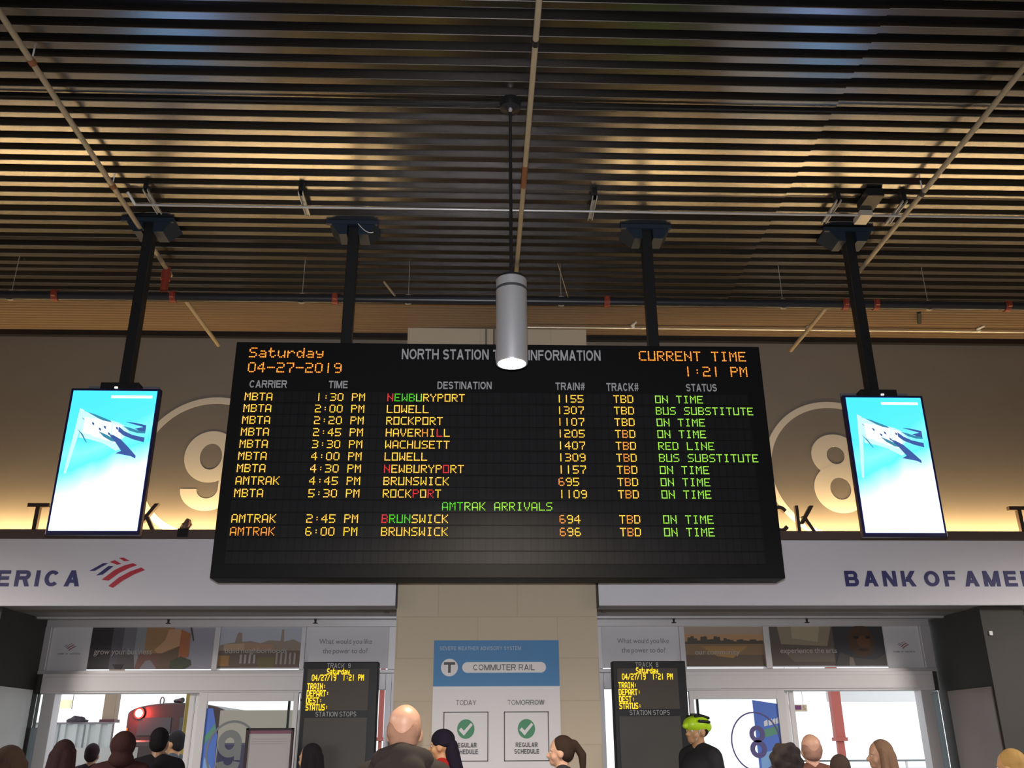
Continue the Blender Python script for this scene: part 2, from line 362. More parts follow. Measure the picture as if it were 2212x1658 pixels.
# ================================================================== DOORWAYS (mirrored about X = .195)
CX = .195
def mir(x): return 2*CX-x
def doorway(name, sgn):
    f = (lambda a: a) if sgn < 0 else mir
    def bx(nm, a, b, y0, y1, z0, z1, m, parent, bevel=.004):
        a, b = sorted((f(a), f(b))); return B(nm, a, b, y0, y1, z0, z1, m, parent, bevel)
    d = bpy.data.objects.new(name, None); C.objects.link(d); d.location = (f(-2.8), 10.5, 0); struct(d)
    bx('top_rail', -4.72, -.82, 10.44, 10.56, 2.828, 2.905, M_frame, d)
    bx('transom_rail', -4.72, -.82, 10.42, 10.58, 2.335, 2.372, M_frame, d)
    bx('door_operator', -4.63, -1.15, 10.36, 10.58, 2.135, 2.335, M_white, d)
    bx('operator_cover', -4.61, -1.17, 10.345, 10.36, 2.155, 2.30, M_white, d)
    for a, b in ((-4.62, -4.49), (-1.90, -1.84), (-.93, -.82)):
        bx('jamb', a, b, 10.42, 10.58, 0, 2.335, M_frame, d)
    for a, b in (((-4.72, -4.652), (-2.884, -2.826), (-1.939, -1.891), (-.979, -.82)) if sgn < 0 else ((1.21, 1.379), (2.251, 2.309), (3.201, 3.269), (4.991, 5.11))):
        B('mullion', a, b, 10.43, 10.57, 2.372, 2.828, M_frame, d, .004)
    bx('side_panel', -1.84, -1.085, 10.46, 10.53, 0, 2.335, M_frame, d)
    bx('side_rail', -.995, -.93, 10.45, 10.55, 0, 2.335, M_frame, d)
    bx('side_head', -1.085, -.995, 10.45, 10.55, 2.165, 2.335, M_frame, d)
    bx('sidelight_head', -4.72, -4.62, 10.45, 10.55, 2.135, 2.335, M_dark, d)
    g = bx('sidelight_glass', -4.715, -4.62, 10.50, 10.505, 1.80 if sgn < 0 else 2.13, 2.135, M_glass, d, 0)
    g = bx('side_glass', -1.085, -.995, 10.50, 10.505, 0, 2.165, M_glass, d, 0)
    bx('sidelight_panel', -4.715, -4.62, 10.49, 10.496, 0, 1.80 if sgn < 0 else 2.13, M_frost, d, 0)
    bx('switch', -1.89, -1.862, 10.405, 10.42, 2.05, 2.075, M_black, d, 0)
    # the parked sliding leaf
    lf = MB().box(*sorted((f(-2.955), f(-2.865))), 10.36, 10.41, .03, 2.145).box(*sorted((f(-1.955), f(-1.905))), 10.36, 10.41, .03, 2.145)
    lf.box(*sorted((f(-2.865), f(-1.955))), 10.36, 10.41, 2.05, 2.145).box(*sorted((f(-2.865), f(-1.955))), 10.36, 10.41, .03, .25)
    leaf = lf.build('sliding_leaf', M_white, d, .004)
    bx('glass', -2.865, -1.955, 10.383, 10.388, .25, 2.05, M_glass, leaf, 0)
    for a, b in ((-3.01, -2.962), (-3.075, -3.022)):
        bx('fixed_stile', a, b, 10.43, 10.47, 0, 2.135, M_white, d)
    for a, b in ((-2.06, -2.035), (-1.985, -1.968)):
        bx('rear_bar', a, b, 10.6, 10.64, 0, 2.13, M_black, d)
    # printed film on the glass
    xb = f(-2.865); st = MB()
    M1, M2, M3 = mat('film_blue', (.10, .22, .75), .5), mat('film_sky', (.25, .5, .9), .5), mat('film_green', (.12, .35, .25), .5)
    y = 10.381
    if sgn < 0:
        st.flat([(-2.865, .25), (-2.70, .25), (-2.73, 1.72), (-2.80, 1.98), (-2.865, 1.98)], y, M1)
        st.flat([(-2.85, .6), (-2.74, .6), (-2.76, 1.4), (-2.84, 1.5)], y-.0006, M2); st.flat([(-2.86, 1.62), (-2.75, 1.75), (-2.76, 1.83), (-2.86, 1.7)], y-.0008, M3)
    else:
        st.flat([(3.01, .25), (3.255, .25), (3.255, 2.0), (2.985, 2.04)], y, M1)
        st.flat([(3.03, .9), (3.25, .9), (3.25, 1.55), (3.02, 1.5)], y-.0006, M2); st.flat([(3.02, 1.72), (3.24, 1.78), (3.24, 1.70), (3.10, 1.66)], y-.0008, M3)
        for k, (a, b) in enumerate(((3.09, 3.13), (3.14, 3.18), (3.185, 3.215), (3.22, 3.25))):
            st.flat([(a, 1.77+k*.008), (b, 1.78+k*.008), (b, 1.84+k*.008), (a, 1.82+k*.008)], y-.001, mat('film_white', (.8, .85, .9), .5))
    st.build('film', None, leaf)
    r = MB()
    if sgn < 0:
        cx, cz = -2.56, 1.55
        r.ring(cx, cz, .27, .31, .25, .285, y-.002, y, 20, 340); r.ring(cx-.03, cz+.08, .125, .135, .05, .06, y-.002, y); r.ring(cx-.03, cz-.08, .125, .14, .05, .05, y-.002, y, 190, 350)
        r.prism([(cx+.03, cz-.08), (cx+.095, cz-.08), (cx+.095, cz+.08), (cx+.03, cz+.08)], y-.0022, y)
        r.build('number_decal', M_ringg, leaf)
    else:
        cx, cz = 2.985, 1.62
        r.ring(cx, cz, .27, .30, .255, .285, y-.003, y-.001); r.ring(cx+.02, cz+.075, .085, .085, .035, .04, y-.003, y-.001); r.ring(cx+.02, cz-.075, .09, .09, .038, .042, y-.003, y-.001)
        r.build('number_decal', mat('purple_decal', (.12, .10, .3), .5), leaf)
    return d
doorway('door_1', -1); doorway('door_2', 1)

struct(B('ceiling_platform', -9, 9, 15, 27, 4.6, 4.8, mat('roof_white', (.8, .8, .8), .7)))
# ------------------------------------------------------------------ posters on the transoms
def picture(name, x0, x1, z0, z1, y, layers, parent):
    mb = MB()
    for i, (col, pts) in enumerate(layers):
        c = tuple(min(.9, q*1.6) for q in srgb(*col)); m = mat('print_%02x%02x%02x' % tuple(int(q) for q in col), c, .55)
        mb.flat([(x0+u*(x1-x0), z0+v*(z1-z0)) for u, v in pts], y-.0007*i, m)
    return mb.build(name, None, parent)
R01 = [(0, 0), (1, 0), (1, 1), (0, 1)]
def rect(a, b, c, d): return [(a, c), (b, c), (b, d), (a, d)]
def ell(cx, cz, a, b, n=20): return [(cx+a*math.cos(2*math.pi*i/n), cz+b*math.sin(2*math.pi*i/n)) for i in range(n)]
def emblem(mb, x0, x1, z0, z1, y, d, mr, mn):
    """a flag of slanted bars: two navy at the left, red bars to the right"""
    W, H = x1-x0, z1-z0
    def pl(pts, m): mb.prism([(x0+a*W, z0+b*H) for a, b in pts], y-d, y, m)
    pl([(.0, .545), (.10, .555), (.315, .80), (.23, .80)], mn); pl([(.14, .40), (.25, .43), (.42, .70), (.335, .71)], mn)
    pl([(.345, .84), (.48, .75), (.56, .78), (.43, .90)], mr); pl([(.50, .97), (.60, .87), (.70, .88), (.58, .985)], mr)
    pl([(.25, .26), (.37, .23), (.55, .49), (.72, .65), (.85, .74), (.77, .80), (.62, .73), (.45, .57)], mr)
    pl([(.385, .055), (.47, .0), (.62, .22), (.82, .44), (1.0, .58), (.93, .66), (.74, .53), (.55, .33)], mr)
TY = 10.47
M_card = mat('transom_film_white', (.70, .69, .73), .55)
def ad(name, label, x0, x1, z0=2.385, z1=2.825):
    t = thing(name, label, 'advertising panel', ((x0+x1)/2, TY, z0))
    B('panel', x0, x1, TY, TY+.012, z0, z1+.003, M_card, t)
    return t
M_dimtxt = mat('dim_grey_print', (.24, .24, .25), .6); M_dimwhite = mat('dim_white_print', (.42, .40, .38), .6); M_pinkred = mat('faded_red_print', (.34, .16, .17), .6)
M_fadenavy = mat('faded_navy_print', (.2, .19, .26), .6)
for s, a, b, who in ((-1, -4.65, -4.231, 'far left end over the left doorway'), (1, 4.588, 4.99, 'far right end over the right doorway')):
    t = ad('advert_panel', 'pale panel with small red flag emblem at the '+who, a, b, 2.375)
    mb = MB(); c = (a+b)/2
    emblem(mb, c-.07, c+.07, 2.58, 2.66, TY-.001, .001, M_pinkred, M_fadenavy); mb.build('emblem', None, t)
    caps('caption', 'BANK OF AMERICA', c-.12, c+.12, 2.54, 2.558, TY-.001, M_dimtxt, t, .16, .3, .001)
# neighbourhood/family photo, left
t = ad('advert_panel', 'photo panel over the left doorway showing an orange garment beside grey curtains', -4.229, -2.885)
picture('photo', -4.225, -2.885, 2.385, 2.825, TY-.001, [((122, 122, 132), R01), ((40, 38, 42), rect(0, .17, 0, 1)), ((70, 68, 76), rect(.17, .26, 0, 1)), ((92, 92, 98), rect(.26, .42, 0, 1)), ((112, 114, 118), rect(.36, .44, 0, 1)),
    ((66, 62, 64), [(.24, .35), (.36, .35), (.38, 0), (.22, 0)]), ((124, 96, 66), [(.44, 1), (.66, 1), (.74, .62), (.70, .35), (.44, .35)]), ((152, 118, 90), [(.62, .95), (.72, .95), (.72, .5), (.58, .3), (.52, .45), (.6, .7)]),
    ((96, 66, 60), [(.40, .38), (.58, .38), (.56, 0), (.38, 0)]), ((110, 106, 112), [(.46, .2), (.5, .22), (.56, 0), (.42, 0)]), ((86, 68, 54), [(.56, .35), (.72, .55), (.74, .0), (.55, 0)]), ((134, 82, 52), [(.72, .95), (.80, .85), (.80, .3), (.72, .2)]),
    ((58, 62, 46), [(.66, .0), (.66, .2), (.74, .3), (.82, .22), (.83, .1), (.78, 0)]), ((64, 52, 50), [(.79, 1), (.805, 1), (.835, .68), (.825, .66)]), ((30, 28, 30), [(.20, .12), (.29, .12), (.27, 0), (.23, 0)])], t)
text('caption', 'grow your business', -4.17, -3.55, 2.52, 2.60, TY-.012, M_dimwhite, t, .01, .001)
# city with brick houses
t = ad('advert_panel', 'photo panel over the left doorway showing tan town houses below a grey sky', -2.825, -1.94)
lay = [((142, 146, 156), R01), ((120, 108, 98), [(0, .55), (.1, .60), (.18, .62), (.2, .82), (.22, .88), (.26, .86), (.27, .64), (.38, .66), (.5, .60), (.6, .68), (.74, .66), (.75, .95), (.775, .95), (.785, .64), (.9, .7), (1, .6), (1, 0), (0, 0)]),
       ((150, 128, 106), [(.05, .58), (.3, .6), (.3, .4), (.05, .4)]), ((136, 110, 92), [(.3, .6), (.66, .58), (.66, .4), (.3, .4)]), ((88, 74, 66), rect(0, 1, 0, .42)), ((128, 96, 58), rect(.0, .13, .04, .3)), ((92, 84, 54), rect(.48, .68, 0, .25))]
for k in range(4): lay.append(((134, 130, 126), rect(.26+k*.055, .285+k*.055, .1, .32)))
for k in range(5): lay.append(((128, 120, 112), rect(.70+k*.055, .725+k*.055, .08, .36)))
picture('photo', -2.825, -1.94, 2.398, 2.825, TY-.001, lay, t)
text('caption', 'build neighborhoods', -2.76, -2.09, 2.535, 2.60, TY-.012, M_dimwhite, t, .01, .001)
for a, b, side in ((-1.89, -.98, 'left'), (1.38, 2.25, 'right')):
    t = ad('advert_panel', 'plain grey panel asking a question, above the %s track display' % side, a, b)
    c = (a+b)/2 + (-.02 if side == 'left' else .03)
    text('caption', 'What would you like', c-.29, c+.29, 2.63, 2.70, TY-.001, M_dimtxt, t, .005, .001); text('caption', 'the power to do?', c-.245, c+.245, 2.53, 2.60, TY-.001, M_dimtxt, t, .005, .001)
# sunset skyline and portrait, right
t = ad('advert_panel', 'photo panel over the right doorway showing a skyline across water at dusk', 2.31, 3.20)
sk = [(0, .62)]
for k in range(24): sk += [(k/24, .62+.14*abs(math.sin(k*2.3))*(1 if k < 13 else .4)), ((k+.9)/24, .62+.14*abs(math.sin(k*2.3))*(1 if k < 13 else .4))]
sk += [(1, .6), (1, .5), (0, .5)]
picture('photo', 2.31, 3.20, 2.40, 2.825, TY-.001, [((138, 122, 108), R01), ((150, 116, 84), rect(0, 1, .6, .8)), ((66, 60, 52), sk), ((112, 90, 66), rect(0, 1, .28, .56)), ((84, 70, 58), rect(0, 1, 0, .28)), ((136, 104, 62), [(.2, .5), (.8, .5), (.6, .2), (.4, .25)])], t)
text('caption', 'our community', 2.42, 2.92, 2.505, 2.575, TY-.008, M_dimwhite, t, .01, .001)
t = ad('advert_panel', 'dark photo panel over the right doorway with a face at its right end', 3.27, 4.586)
picture('photo', 3.27, 4.575, 2.40, 2.825, TY-.001, [((74, 66, 60), R01), ((116, 106, 90), [(.08, 1), (.55, 1), (.5, .5), (.1, .55)]), ((136, 124, 104), [(.2, 1), (.45, 1), (.42, .6), (.2, .7)]), ((92, 84, 74), [(.1, .4), (.55, .45), (.55, .1), (.2, .1)]), ((44, 44, 48), rect(.56, 1, 0, 1)),
    ((60, 42, 30), ell(.80, .62, .115, .42)), ((78, 52, 34), ell(.82, .6, .06, .16)), ((28, 22, 20), ell(.76, .72, .022, .04)), ((28, 22, 20), ell(.86, .72, .022, .04)), ((40, 26, 20), ell(.81, .4, .045, .035)), ((60, 58, 58), [(.6, .35), (.72, .2), (.9, .15), (1, .3), (1, 0), (.55, 0)]), ((106, 98, 92), [(.68, .22), (.71, .2), (.72, 0), (.67, 0)])], t)
text('caption', 'experience the arts', 3.38, 4.02, 2.52, 2.59, TY-.010, M_dimwhite, t, .01, .001)

# ================================================================== BANK SIGNS
def bank_sign(x0, x1, xt0, xt1, ex0, label):
    t = thing('sign_board', label, 'sign', ((x0+x1)/2, 9.3, 2.895))
    B('panel', x0, x1, 9.30, 9.345, 2.898, 3.562, M_sign, t, .004)
    B('end_cap', (x1 if x1 < 0 else x0-.012), (x1+.012 if x1 < 0 else x0), 9.295, 9.4, 2.88, 3.565, M_black, t)
    o = caps('letter', 'BANK OF AMERICA', xt0, xt1, 3.086, 3.244, 9.299, M_navy, t, .245, .36, .006, True, .24)
    mb = MB(); emblem(mb, ex0, ex0+.545, 3.072, 3.376, 9.299, .006, M_red, M_navy); mb.build('emblem', None, t)
    return t
WT = 2.48
bank_sign(-9.1, -.822, -3.958-WT, -3.958, -3.878, 'long white fascia sign over the left doorway with navy capitals and striped emblem')
bank_sign(1.215, 9.5, 3.757, 3.757+WT, 3.757+WT+.08, 'long white fascia sign over the right doorway with navy capitals starting right')

# wall numbers
for nm, cx, nine in (('track_number', -2.905, True), ('track_number', 3.955, False)):
    t = thing(nm, 'large pale ring and numeral %s on the upper wall, half behind the %s screen' % (('9', 'left') if nine else ('8', 'right')), 'number', (cx, UW, 4.4))
    ya, yb = UW-.003, UW-.001
    MB().ring(cx, 4.41, .80, .80, .727, .727, ya, yb, n=96).build('ring', M_pale, t)
    mb = MB()
    if nine:
        mb.ring(cx, 4.525, .285, .29, .118, .147, ya, yb); mb.ring(cx, 4.165, .285, .24, .112, .105, ya, yb, 180, 360)
        mb.prism([(cx+.112, 4.165), (cx+.285, 4.165), (cx+.285, 4.525), (cx+.118, 4.525)], ya-.0005, yb)
    else:
        mb.ring(cx+.01, 4.575, .272, .245, .10, .10, ya, yb); mb.ring(cx+.015, 4.195, .292, .275, .115, .125, ya-.0005, yb)
    mb.build('numeral', M_pale, t)
# standing letters on the ledge
def letters(x0, word, wds, gap, z0, z1, label):
    t = thing('track_lettering', label, 'letters', (x0, 9.42, z0)); x = x0
    for ch, wd in zip(word, wds):
        caps('letter', ch, x, x+wd, z0, z1, 9.43, M_letter, t, .165, 0, .05); x += wd+gap
WD = (.215, .20, .235, .215, .20)
letters(-4.65, 'TRACK', WD, .067, 3.662, 3.95, 'dark standing capitals on the left ledge in front of the glow, half behind screen')
letters(2.228, 'TRACK', WD, .067, 3.662, 3.95, 'dark standing capitals on the right ledge, mostly hidden behind the big board')
letters(5.68, 'T', (.215,), 0, 3.662, 3.95, 'single dark standing capital T on the ledge at the far right')
# cove lights behind the letters
for a, b, side in ((-9.0, -1.25, 'left'), (1.65, 9.4, 'right')):
    t = thing('cove_light', 'warm light strip behind the letters on the %s ledge' % side, 'light', ((a+b)/2, 9.53, 3.66))
    B('channel', a, b, 9.455, 9.505, 3.66, 3.668, M_galv, t); B('strip', a+.01, b-.01, 9.46, 9.50, 3.668, 3.672, M_cove, t)
# lumpy little fixture on the ledge
p = P(403, 1140, Y=9.38)
t = thing('ledge_fixture', 'small lumpy brown fixture on the left ledge beside the big board', 'fixture', (p.x, 9.38, 3.6))
mb = MB(); mb.box(p.x-.06, p.x+.05, 9.29, 9.30, 3.58, 3.67); mb.build('base', M_black, t, .004)
bm = bmesh.new(); bmesh.ops.create_icosphere(bm, subdivisions=3, radius=1)
for v in bm.verts:
    n = v.co.copy(); k = 1+.22*mnoise.noise(n*2.1); v.co = Vector((p.x+n.x*.055*k+.012*n.z, 9.36+n.y*.05*k, 3.705+n.z*.058*k+(.02 if n.z > .8 else 0)))
me = bpy.data.meshes.new('body'); bm.to_mesh(me); bm.free(); me.materials.append(mat('brown_lump', (.16, .09, .07), .5)); o = bpy.data.objects.new('body', me); C.objects.link(o); attach(o, t)

# ================================================================== DEPARTURE BOARD
BY = 7.0
bx0, bx1, bz0, bz1 = -2.022, 2.367, 2.782, 4.73
brd = thing('departure_board', 'huge black departure board with glowing train times hanging from two poles', 'departure board', ((bx0+bx1)/2, 7.12, bz0))
case = B('case', bx0, bx1, BY+.004, 7.24, bz0, bz1, mat('board_case', (.005, .005, .006), .6, spec=.15, bump=.1, bscale=8), brd, .006)
M_row = mat('display_glass', (.012, .012, .013), .55, spec=.2)
def rowmat():
    nt = M_row.node_tree; b = nt.nodes['Principled BSDF']; tc = nt.nodes.new('ShaderNodeTexCoord'); mp = nt.nodes.new('ShaderNodeMapping'); mp.inputs['Rotation'].default_value = (math.radians(90), 0, 0)
    br = nt.nodes.new('ShaderNodeTexBrick'); br.offset = 0; br.inputs['Scale'].default_value = 1; br.inputs['Brick Width'].default_value = .0585; br.inputs['Row Height'].default_value = .2; br.inputs['Mortar Size'].default_value = .003
    br.inputs['Color1'].default_value = (.010, .0095, .011, 1); br.inputs['Color2'].default_value = (.0075, .007, .0085, 1); br.inputs['Mortar'].default_value = (.004, .004, .004, 1)
    nt.links.new(tc.outputs['Object'], mp.inputs[0]); nt.links.new(mp.outputs[0], br.inputs[0]); nt.links.new(br.outputs[0], b.inputs['Base Color'])
rowmat()
def X(px, py): return P(px, py, Y=BY).x
def Zb(px, py): return P(px, py, Y=BY).z
z_first = Zb(560, 856); z_last = Zb(560, 1147); dz = (z_first-z_last)/11
pitch = (X(1626, 888)-X(1416, 888))/83
ROWS = [('MBTA', '1:30 PM', 'NEWBURYPORT', 'rggglyyyyyy', '1155', 'ON TIME'), ('MBTA', '2:00 PM', 'LOWELL', 'y', '1307', 'BUS SUBSTITUTE'), ('MBTA', '2:20 PM', 'ROCKPORT', 'y', '1107', 'ON TIME'),
        ('MBTA', '2:45 PM', 'HAVERHILL', 'yyyyyoyry', '1205', 'ON TIME'), ('MBTA', '3:30 PM', 'WACHUSETT', 'y', '1407', 'RED LINE'), ('MBTA', '4:00 PM', 'LOWELL', 'y', '1309', 'BUS SUBSTITUTE'),
        ('MBTA', '4:30 PM', 'NEWBURYPORT', 'ryyyyyyyryy', '1157', 'ON TIME'), ('AMTRAK', '4:45 PM', 'BRUNSWICK', 'y', '695', 'ON TIME'), ('MBTA', '5:30 PM', 'ROCKPORT', 'yyyyryry', '1109', 'ON TIME'), None,
        ('AMTRAK', '2:45 PM', 'BRUNSWICK', 'rgggyyyyy', '694', 'ON TIME'), ('AMTRAK', '6:00 PM', 'BRUNSWICK', 'y', '696', 'ON TIME'), (), ()]
xc = X(530, 856); xt = X(686, 856); xd = X(838, 858); xn = X(1203, 860); xk = X(1326, 860); xs = X(1416, 862)
for i, r in enumerate(ROWS):
    zc = z_first-i*dz
    row = B('display_row', bx0+.10, bx1-.14, BY+.0005, BY+.004, zc-dz*.5+.004, zc+dz*.5-.004, M_row, brd)
    if r == (): continue
    zt = zc+3*pitch; y = BY-.001
    def led_(s, x, cols):
        k = 0
        for wd in s.split(' '):
            mb = MB(); led(mb, wd, x+k*6*pitch, zt, y, pitch, cols if len(cols) == 1 else cols[k:]); mb.build('led_text', None, row); k += len(wd)+1
    if r is None:
        led_('AMTRAK ARRIVALS', X(956, 1092), 'g'*3+'l'*12)
    else:
        c, tm, de, dc, no, st = r
        led_(c, xc, 'y' if i != 11 else 'o')
        led_(tm, X(790, 856)-(len(tm)*6-1)*pitch, 'y')
        led_(de, xd, dc if len(dc) in (1, len(de)) else 'y')
        led_(no, xn, 'y' if len(no) == 4 else 'oyy')
        led_('TBD', xk, 'y' if i < 3 else 'yoy'); led_(st, xs, 'l')
# header
ph = (X(740, 795)-X(537, 795))/59
mb = MB(); led(mb, 'Saturday', X(541, 752), Zb(620, 752), BY+.002, ph, 'o'); mb.build('led_text', None, brd)
mb = MB(); led(mb, '04-27-2019', X(538, 784), Zb(640, 784), BY+.002, ph, 'o'); mb.build('led_text', None, brd)
mb = MB(); led(mb, 'CURRENT', X(1381, 760), Zb(1500, 760), BY+.002, (X(1612, 770)-X(1381, 770))/71, 'o'); mb.build('led_text', None, brd)
mb = MB(); led(mb, 'TIME', X(1381, 760)+48*(X(1612, 770)-X(1381, 770))/71, Zb(1500, 760), BY+.002, (X(1612, 770)-X(1381, 770))/71, 'o'); mb.build('led_text', None, brd)
mb = MB(); led(mb, '1:21', X(1616, 803)-41*ph, Zb(1550, 793), BY+.002, ph, 'o'); mb.build('led_text', None, brd)
mb = MB(); led(mb, 'PM', X(1616, 803)-11*ph, Zb(1550, 793), BY+.002, ph, 'o'); mb.build('led_text', None, brd)
for s, a, b, yt, yb in (('NORTH STATION TRAIN INFORMATION', 868, 1297, 755, 777), ('CARRIER', 539, 620, 821, 837), ('TIME', 710, 751, 822, 838), ('DESTINATION', 945, 1062, 824, 840), ('TRAIN#', 1200, 1263, 826, 842), ('TRACK#', 1310, 1379, 827, 844), ('STATUS', 1482, 1548, 829, 845)):
    m_ = (yt+yb)/2; caps('heading', s, X(a, m_), X(b, m_), Zb((a+b)/2, yb), Zb((a+b)/2, yt), BY+.003, M_head, brd, .20, .15, .002)
def pole_and_bracket(root, x, ztop_of_thing, lean=0):
    B('support_pole', x-.046, x+.046, 7.19, 7.28, ztop_of_thing, 5.99, M_black, root, .006)
    mb = MB(); mb.box(x-.24, x+.22, 7.14, 7.17, 5.96, 6.0); mb.add([(x-.22, 7.15, 6.0), (x-.05, 7.15, 6.0), (x-.05, 7.15, 5.86), (x-.12, 7.15, 5.86), (x-.22, 7.42, 6.0), (x-.05, 7.42, 6.0), (x-.05, 7.34, 5.86), (x-.12, 7.34, 5.86)],
        [(0, 1, 2, 3), (4, 7, 6, 5), (0, 3, 7, 4), (1, 5, 6, 2), (3, 2, 6, 7), (0, 4, 5, 1)])
    mb.add([(x+.22, 7.15, 6.0), (x+.05, 7.15, 6.0), (x+.05, 7.15, 5.86), (x+.14, 7.15, 5.86), (x+.22, 7.42, 6.0), (x+.05, 7.42, 6.0), (x+.05, 7.34, 5.86), (x+.14, 7.34, 5.86)],
        [(0, 3, 2, 1), (4, 5, 6, 7), (0, 4, 7, 3), (1, 2, 6, 5), (3, 7, 6, 2), (0, 1, 5, 4)])
    mb.build('ceiling_bracket', M_bracket, root)
pole_and_bracket(brd, -1.15, bz1); pole_and_bracket(brd, 1.512, bz1)
# loose pale cable at the left bracket
mb = MB(); pts = [Vector((-1.10+.18*t*t*0+.14*t, 7.12-.0*t, 5.95-.09*math.sin(t*1.9))) for t in [k/10 for k in range(11)]]
for a, b in zip(pts, pts[1:]): mb.tube(a, b, .004, n=6)
mb.build('cable', M_galv, brd)

# ================================================================== PORTRAIT SCREENS
def scr_mat():
    m = bpy.data.materials.new('screen_sky'); m.use_nodes = True; nt = m.node_tree; nt.nodes.clear()
    tc = nt.nodes.new('ShaderNodeTexCoord'); sp = nt.nodes.new('ShaderNodeSeparateXYZ'); cr = nt.nodes.new('ShaderNodeValToRGB')
    e = cr.color_ramp.elements; e[0].position = 0; e[0].color = (1.6, 1.9, 3.8, 1); e[1].position = 1; e[1].color = (.09, .92, 1.9, 1)
    for p_, c_ in ((.30, (1.5, 1.8, 3.6, 1)), (.42, (.70, 1.25, 2.4, 1)), (.52, (.14, 1.0, 2.0, 1)), (.62, (.28, 1.05, 2.0, 1)), (.72, (.12, .95, 1.9, 1))):
        q = e.new(p_); q.color = c_
    ns = nt.nodes.new('ShaderNodeTexNoise'); ns.inputs['Scale'].default_value = 2.2; ad_ = nt.nodes.new('ShaderNodeMath'); ad_.operation = 'MULTIPLY_ADD'; ad_.inputs[1].default_value = .22
    sb = nt.nodes.new('ShaderNodeMath'); sb.operation = 'SUBTRACT'; sb.inputs[1].default_value = .01
    em = nt.nodes.new('ShaderNodeEmission'); em.inputs[1].default_value = 1.0; ou = nt.nodes.new('ShaderNodeOutputMaterial')
    nt.links.new(tc.outputs['Generated'], sp.inputs[0]); nt.links.new(tc.outputs['Generated'], ns.inputs[0]); nt.links.new(ns.outputs[0], ad_.inputs[0]); nt.links.new(sp.outputs[2], ad_.inputs[2])
    xs = nt.nodes.new('ShaderNodeMath'); xs.operation = 'MULTIPLY_ADD'; xs.inputs[1].default_value = -.20
    nt.links.new(sp.outputs[0], xs.inputs[0]); nt.links.new(ad_.outputs[0], xs.inputs[2]); nt.links.new(xs.outputs[0], sb.inputs[0]); nt.links.new(sb.outputs[0], cr.inputs[0]); nt.links.new(cr.outputs[0], em.inputs[0]); nt.links.new(em.outputs[0], ou.inputs[0]); return m
M_scr = scr_mat()
S_white = emit_mat('screen_white', (.95, 1, 1), 1.25); S_navy = emit_mat('screen_navy', (.075, .16, .5), .75); S_teal = emit_mat('screen_teal', (.06, .34, .52), .8); S_pale = emit_mat('screen_pale', (.62, .95, 1), 1.05)
def screen(x0, x1, z0, z1, label):
    y0 = 7.05; t = thing('wall_screen', label, 'screen', ((x0+x1)/2, 7.12, z0), 'portrait screens on poles'); b = .022
    t.name = 'hanging_screen'
    B('bezel', x0, x1, y0+.004, 7.105, z0, z1, M_tvframe, t, .005)
    s = MB().flat([(x0+b, z0+b+.01), (x1-b, z0+b+.01), (x1-b, z1-b), (x0+b, z1-b)], y0).build('display', M_scr, t)
    W, H = x1-x0-2*b, z1-z0-2*b
    def q(pts): return [(x0+b+u*W, z1-b-v*H) for u, v in pts]
    mb = MB(); y = y0
    def pl(pts, m, k=1): mb.flat(q(pts), y0-.0008*k, m)
    pl([(.46, .035), (.95, .035), (.95, .055), (.46, .055)], S_white)
    pl([(.115, .13), (.17, .145), (.155, .30), (.085, .60), (.055, .60), (.09, .35)], S_pale)                       # flag pole
    pl([(.16, .15), (.40, .205), (.60, .235), (.68, .262), (.74, .31), (.66, .36), (.70, .41), (.62, .44), (.45, .385), (.30, .36), (.16, .345)], S_pale, 2)    # cloth
    pl([(.21, .160), (.30, .175), (.50, .222), (.52, .240), (.47, .236), (.35, .205)], S_teal, 3); pl([(.16, .20), (.20, .22), (.205, .227), (.165, .207)], S_teal, 3)
    # bold, bent white lettering across the cloth
    for a, c, d in ((.19, .195, .31), (.30, .205, .335), (.415, .222, .355), (.535, .245, .375)):
        pl([(a, c), (a+.105, c+.014), (a+.115, d+.016), (a+.006, d)], S_white, 4)
    for a, c in ((.285, .232), (.375, .272), (.43, .258), (.49, .305), (.575, .265)):
        pl([(a, c), (a+.028, c+.008), (a+.033, c+.026), (a+.008, c+.018)], S_navy, 5)
    pl([(.68, .232), (.78, .236), (.93, .255), (.93, .30), (.86, .297), (.80, .28), (.90, .268)], S_navy, 6); pl([(.66, .262), (.75, .275), (.83, .292), (.93, .30), (.93, .315), (.84, .312), (.74, .295)], S_teal, 6)
    pl([(.61, .265), (.68, .298), (.78, .325), (.93, .345), (.93, .378), (.80, .358), (.68, .33), (.61, .30)], S_navy, 6)
    pl([(.38, .300), (.48, .325), (.60, .362), (.64, .38), (.55, .372), (.45, .34)], S_teal, 6); pl([(.50, .318), (.57, .33), (.66, .36), (.76, .415), (.86, .475), (.86, .495), (.80, .478), (.62, .458), (.68, .44), (.60, .38)], S_navy, 7)
    pl([(.13, .285), (.20, .32), (.27, .385), (.25, .378), (.19, .328)], S_teal, 6)
    mb.build('flag_picture', None, t)
    cx = (x0+x1)/2
    B('mount_box', cx-.155, cx+.155, 7.105, 7.29, z1-.06, z1+.075, M_black, t, .004)
    B('mount_plate', cx-.29, cx-.157, 7.2, 7.22, z1-.03, z1+.075, mat('dull_plate', (.12, .13, .15), .5), t); B('mount_plate', cx+.157, cx+.29, 7.2, 7.22, z1-.03, z1+.075, MATS['dull_plate'], t)
    B('status_light', cx-.012, cx+.012, 7.045, 7.054, z1+.0, z1+.012, emit_mat('status_led', (1, .9, .8), 2.5), t)
    pole_and_bracket(t, cx, z1+.07)
    return t
screen(-3.325, -2.607, 3.118, 4.325, 'tall lit screen with flag on a pole, left of the departure board')
screen(3.045, 3.727, 3.115, 4.315, 'tall lit screen with flag on a pole, right of the departure board')

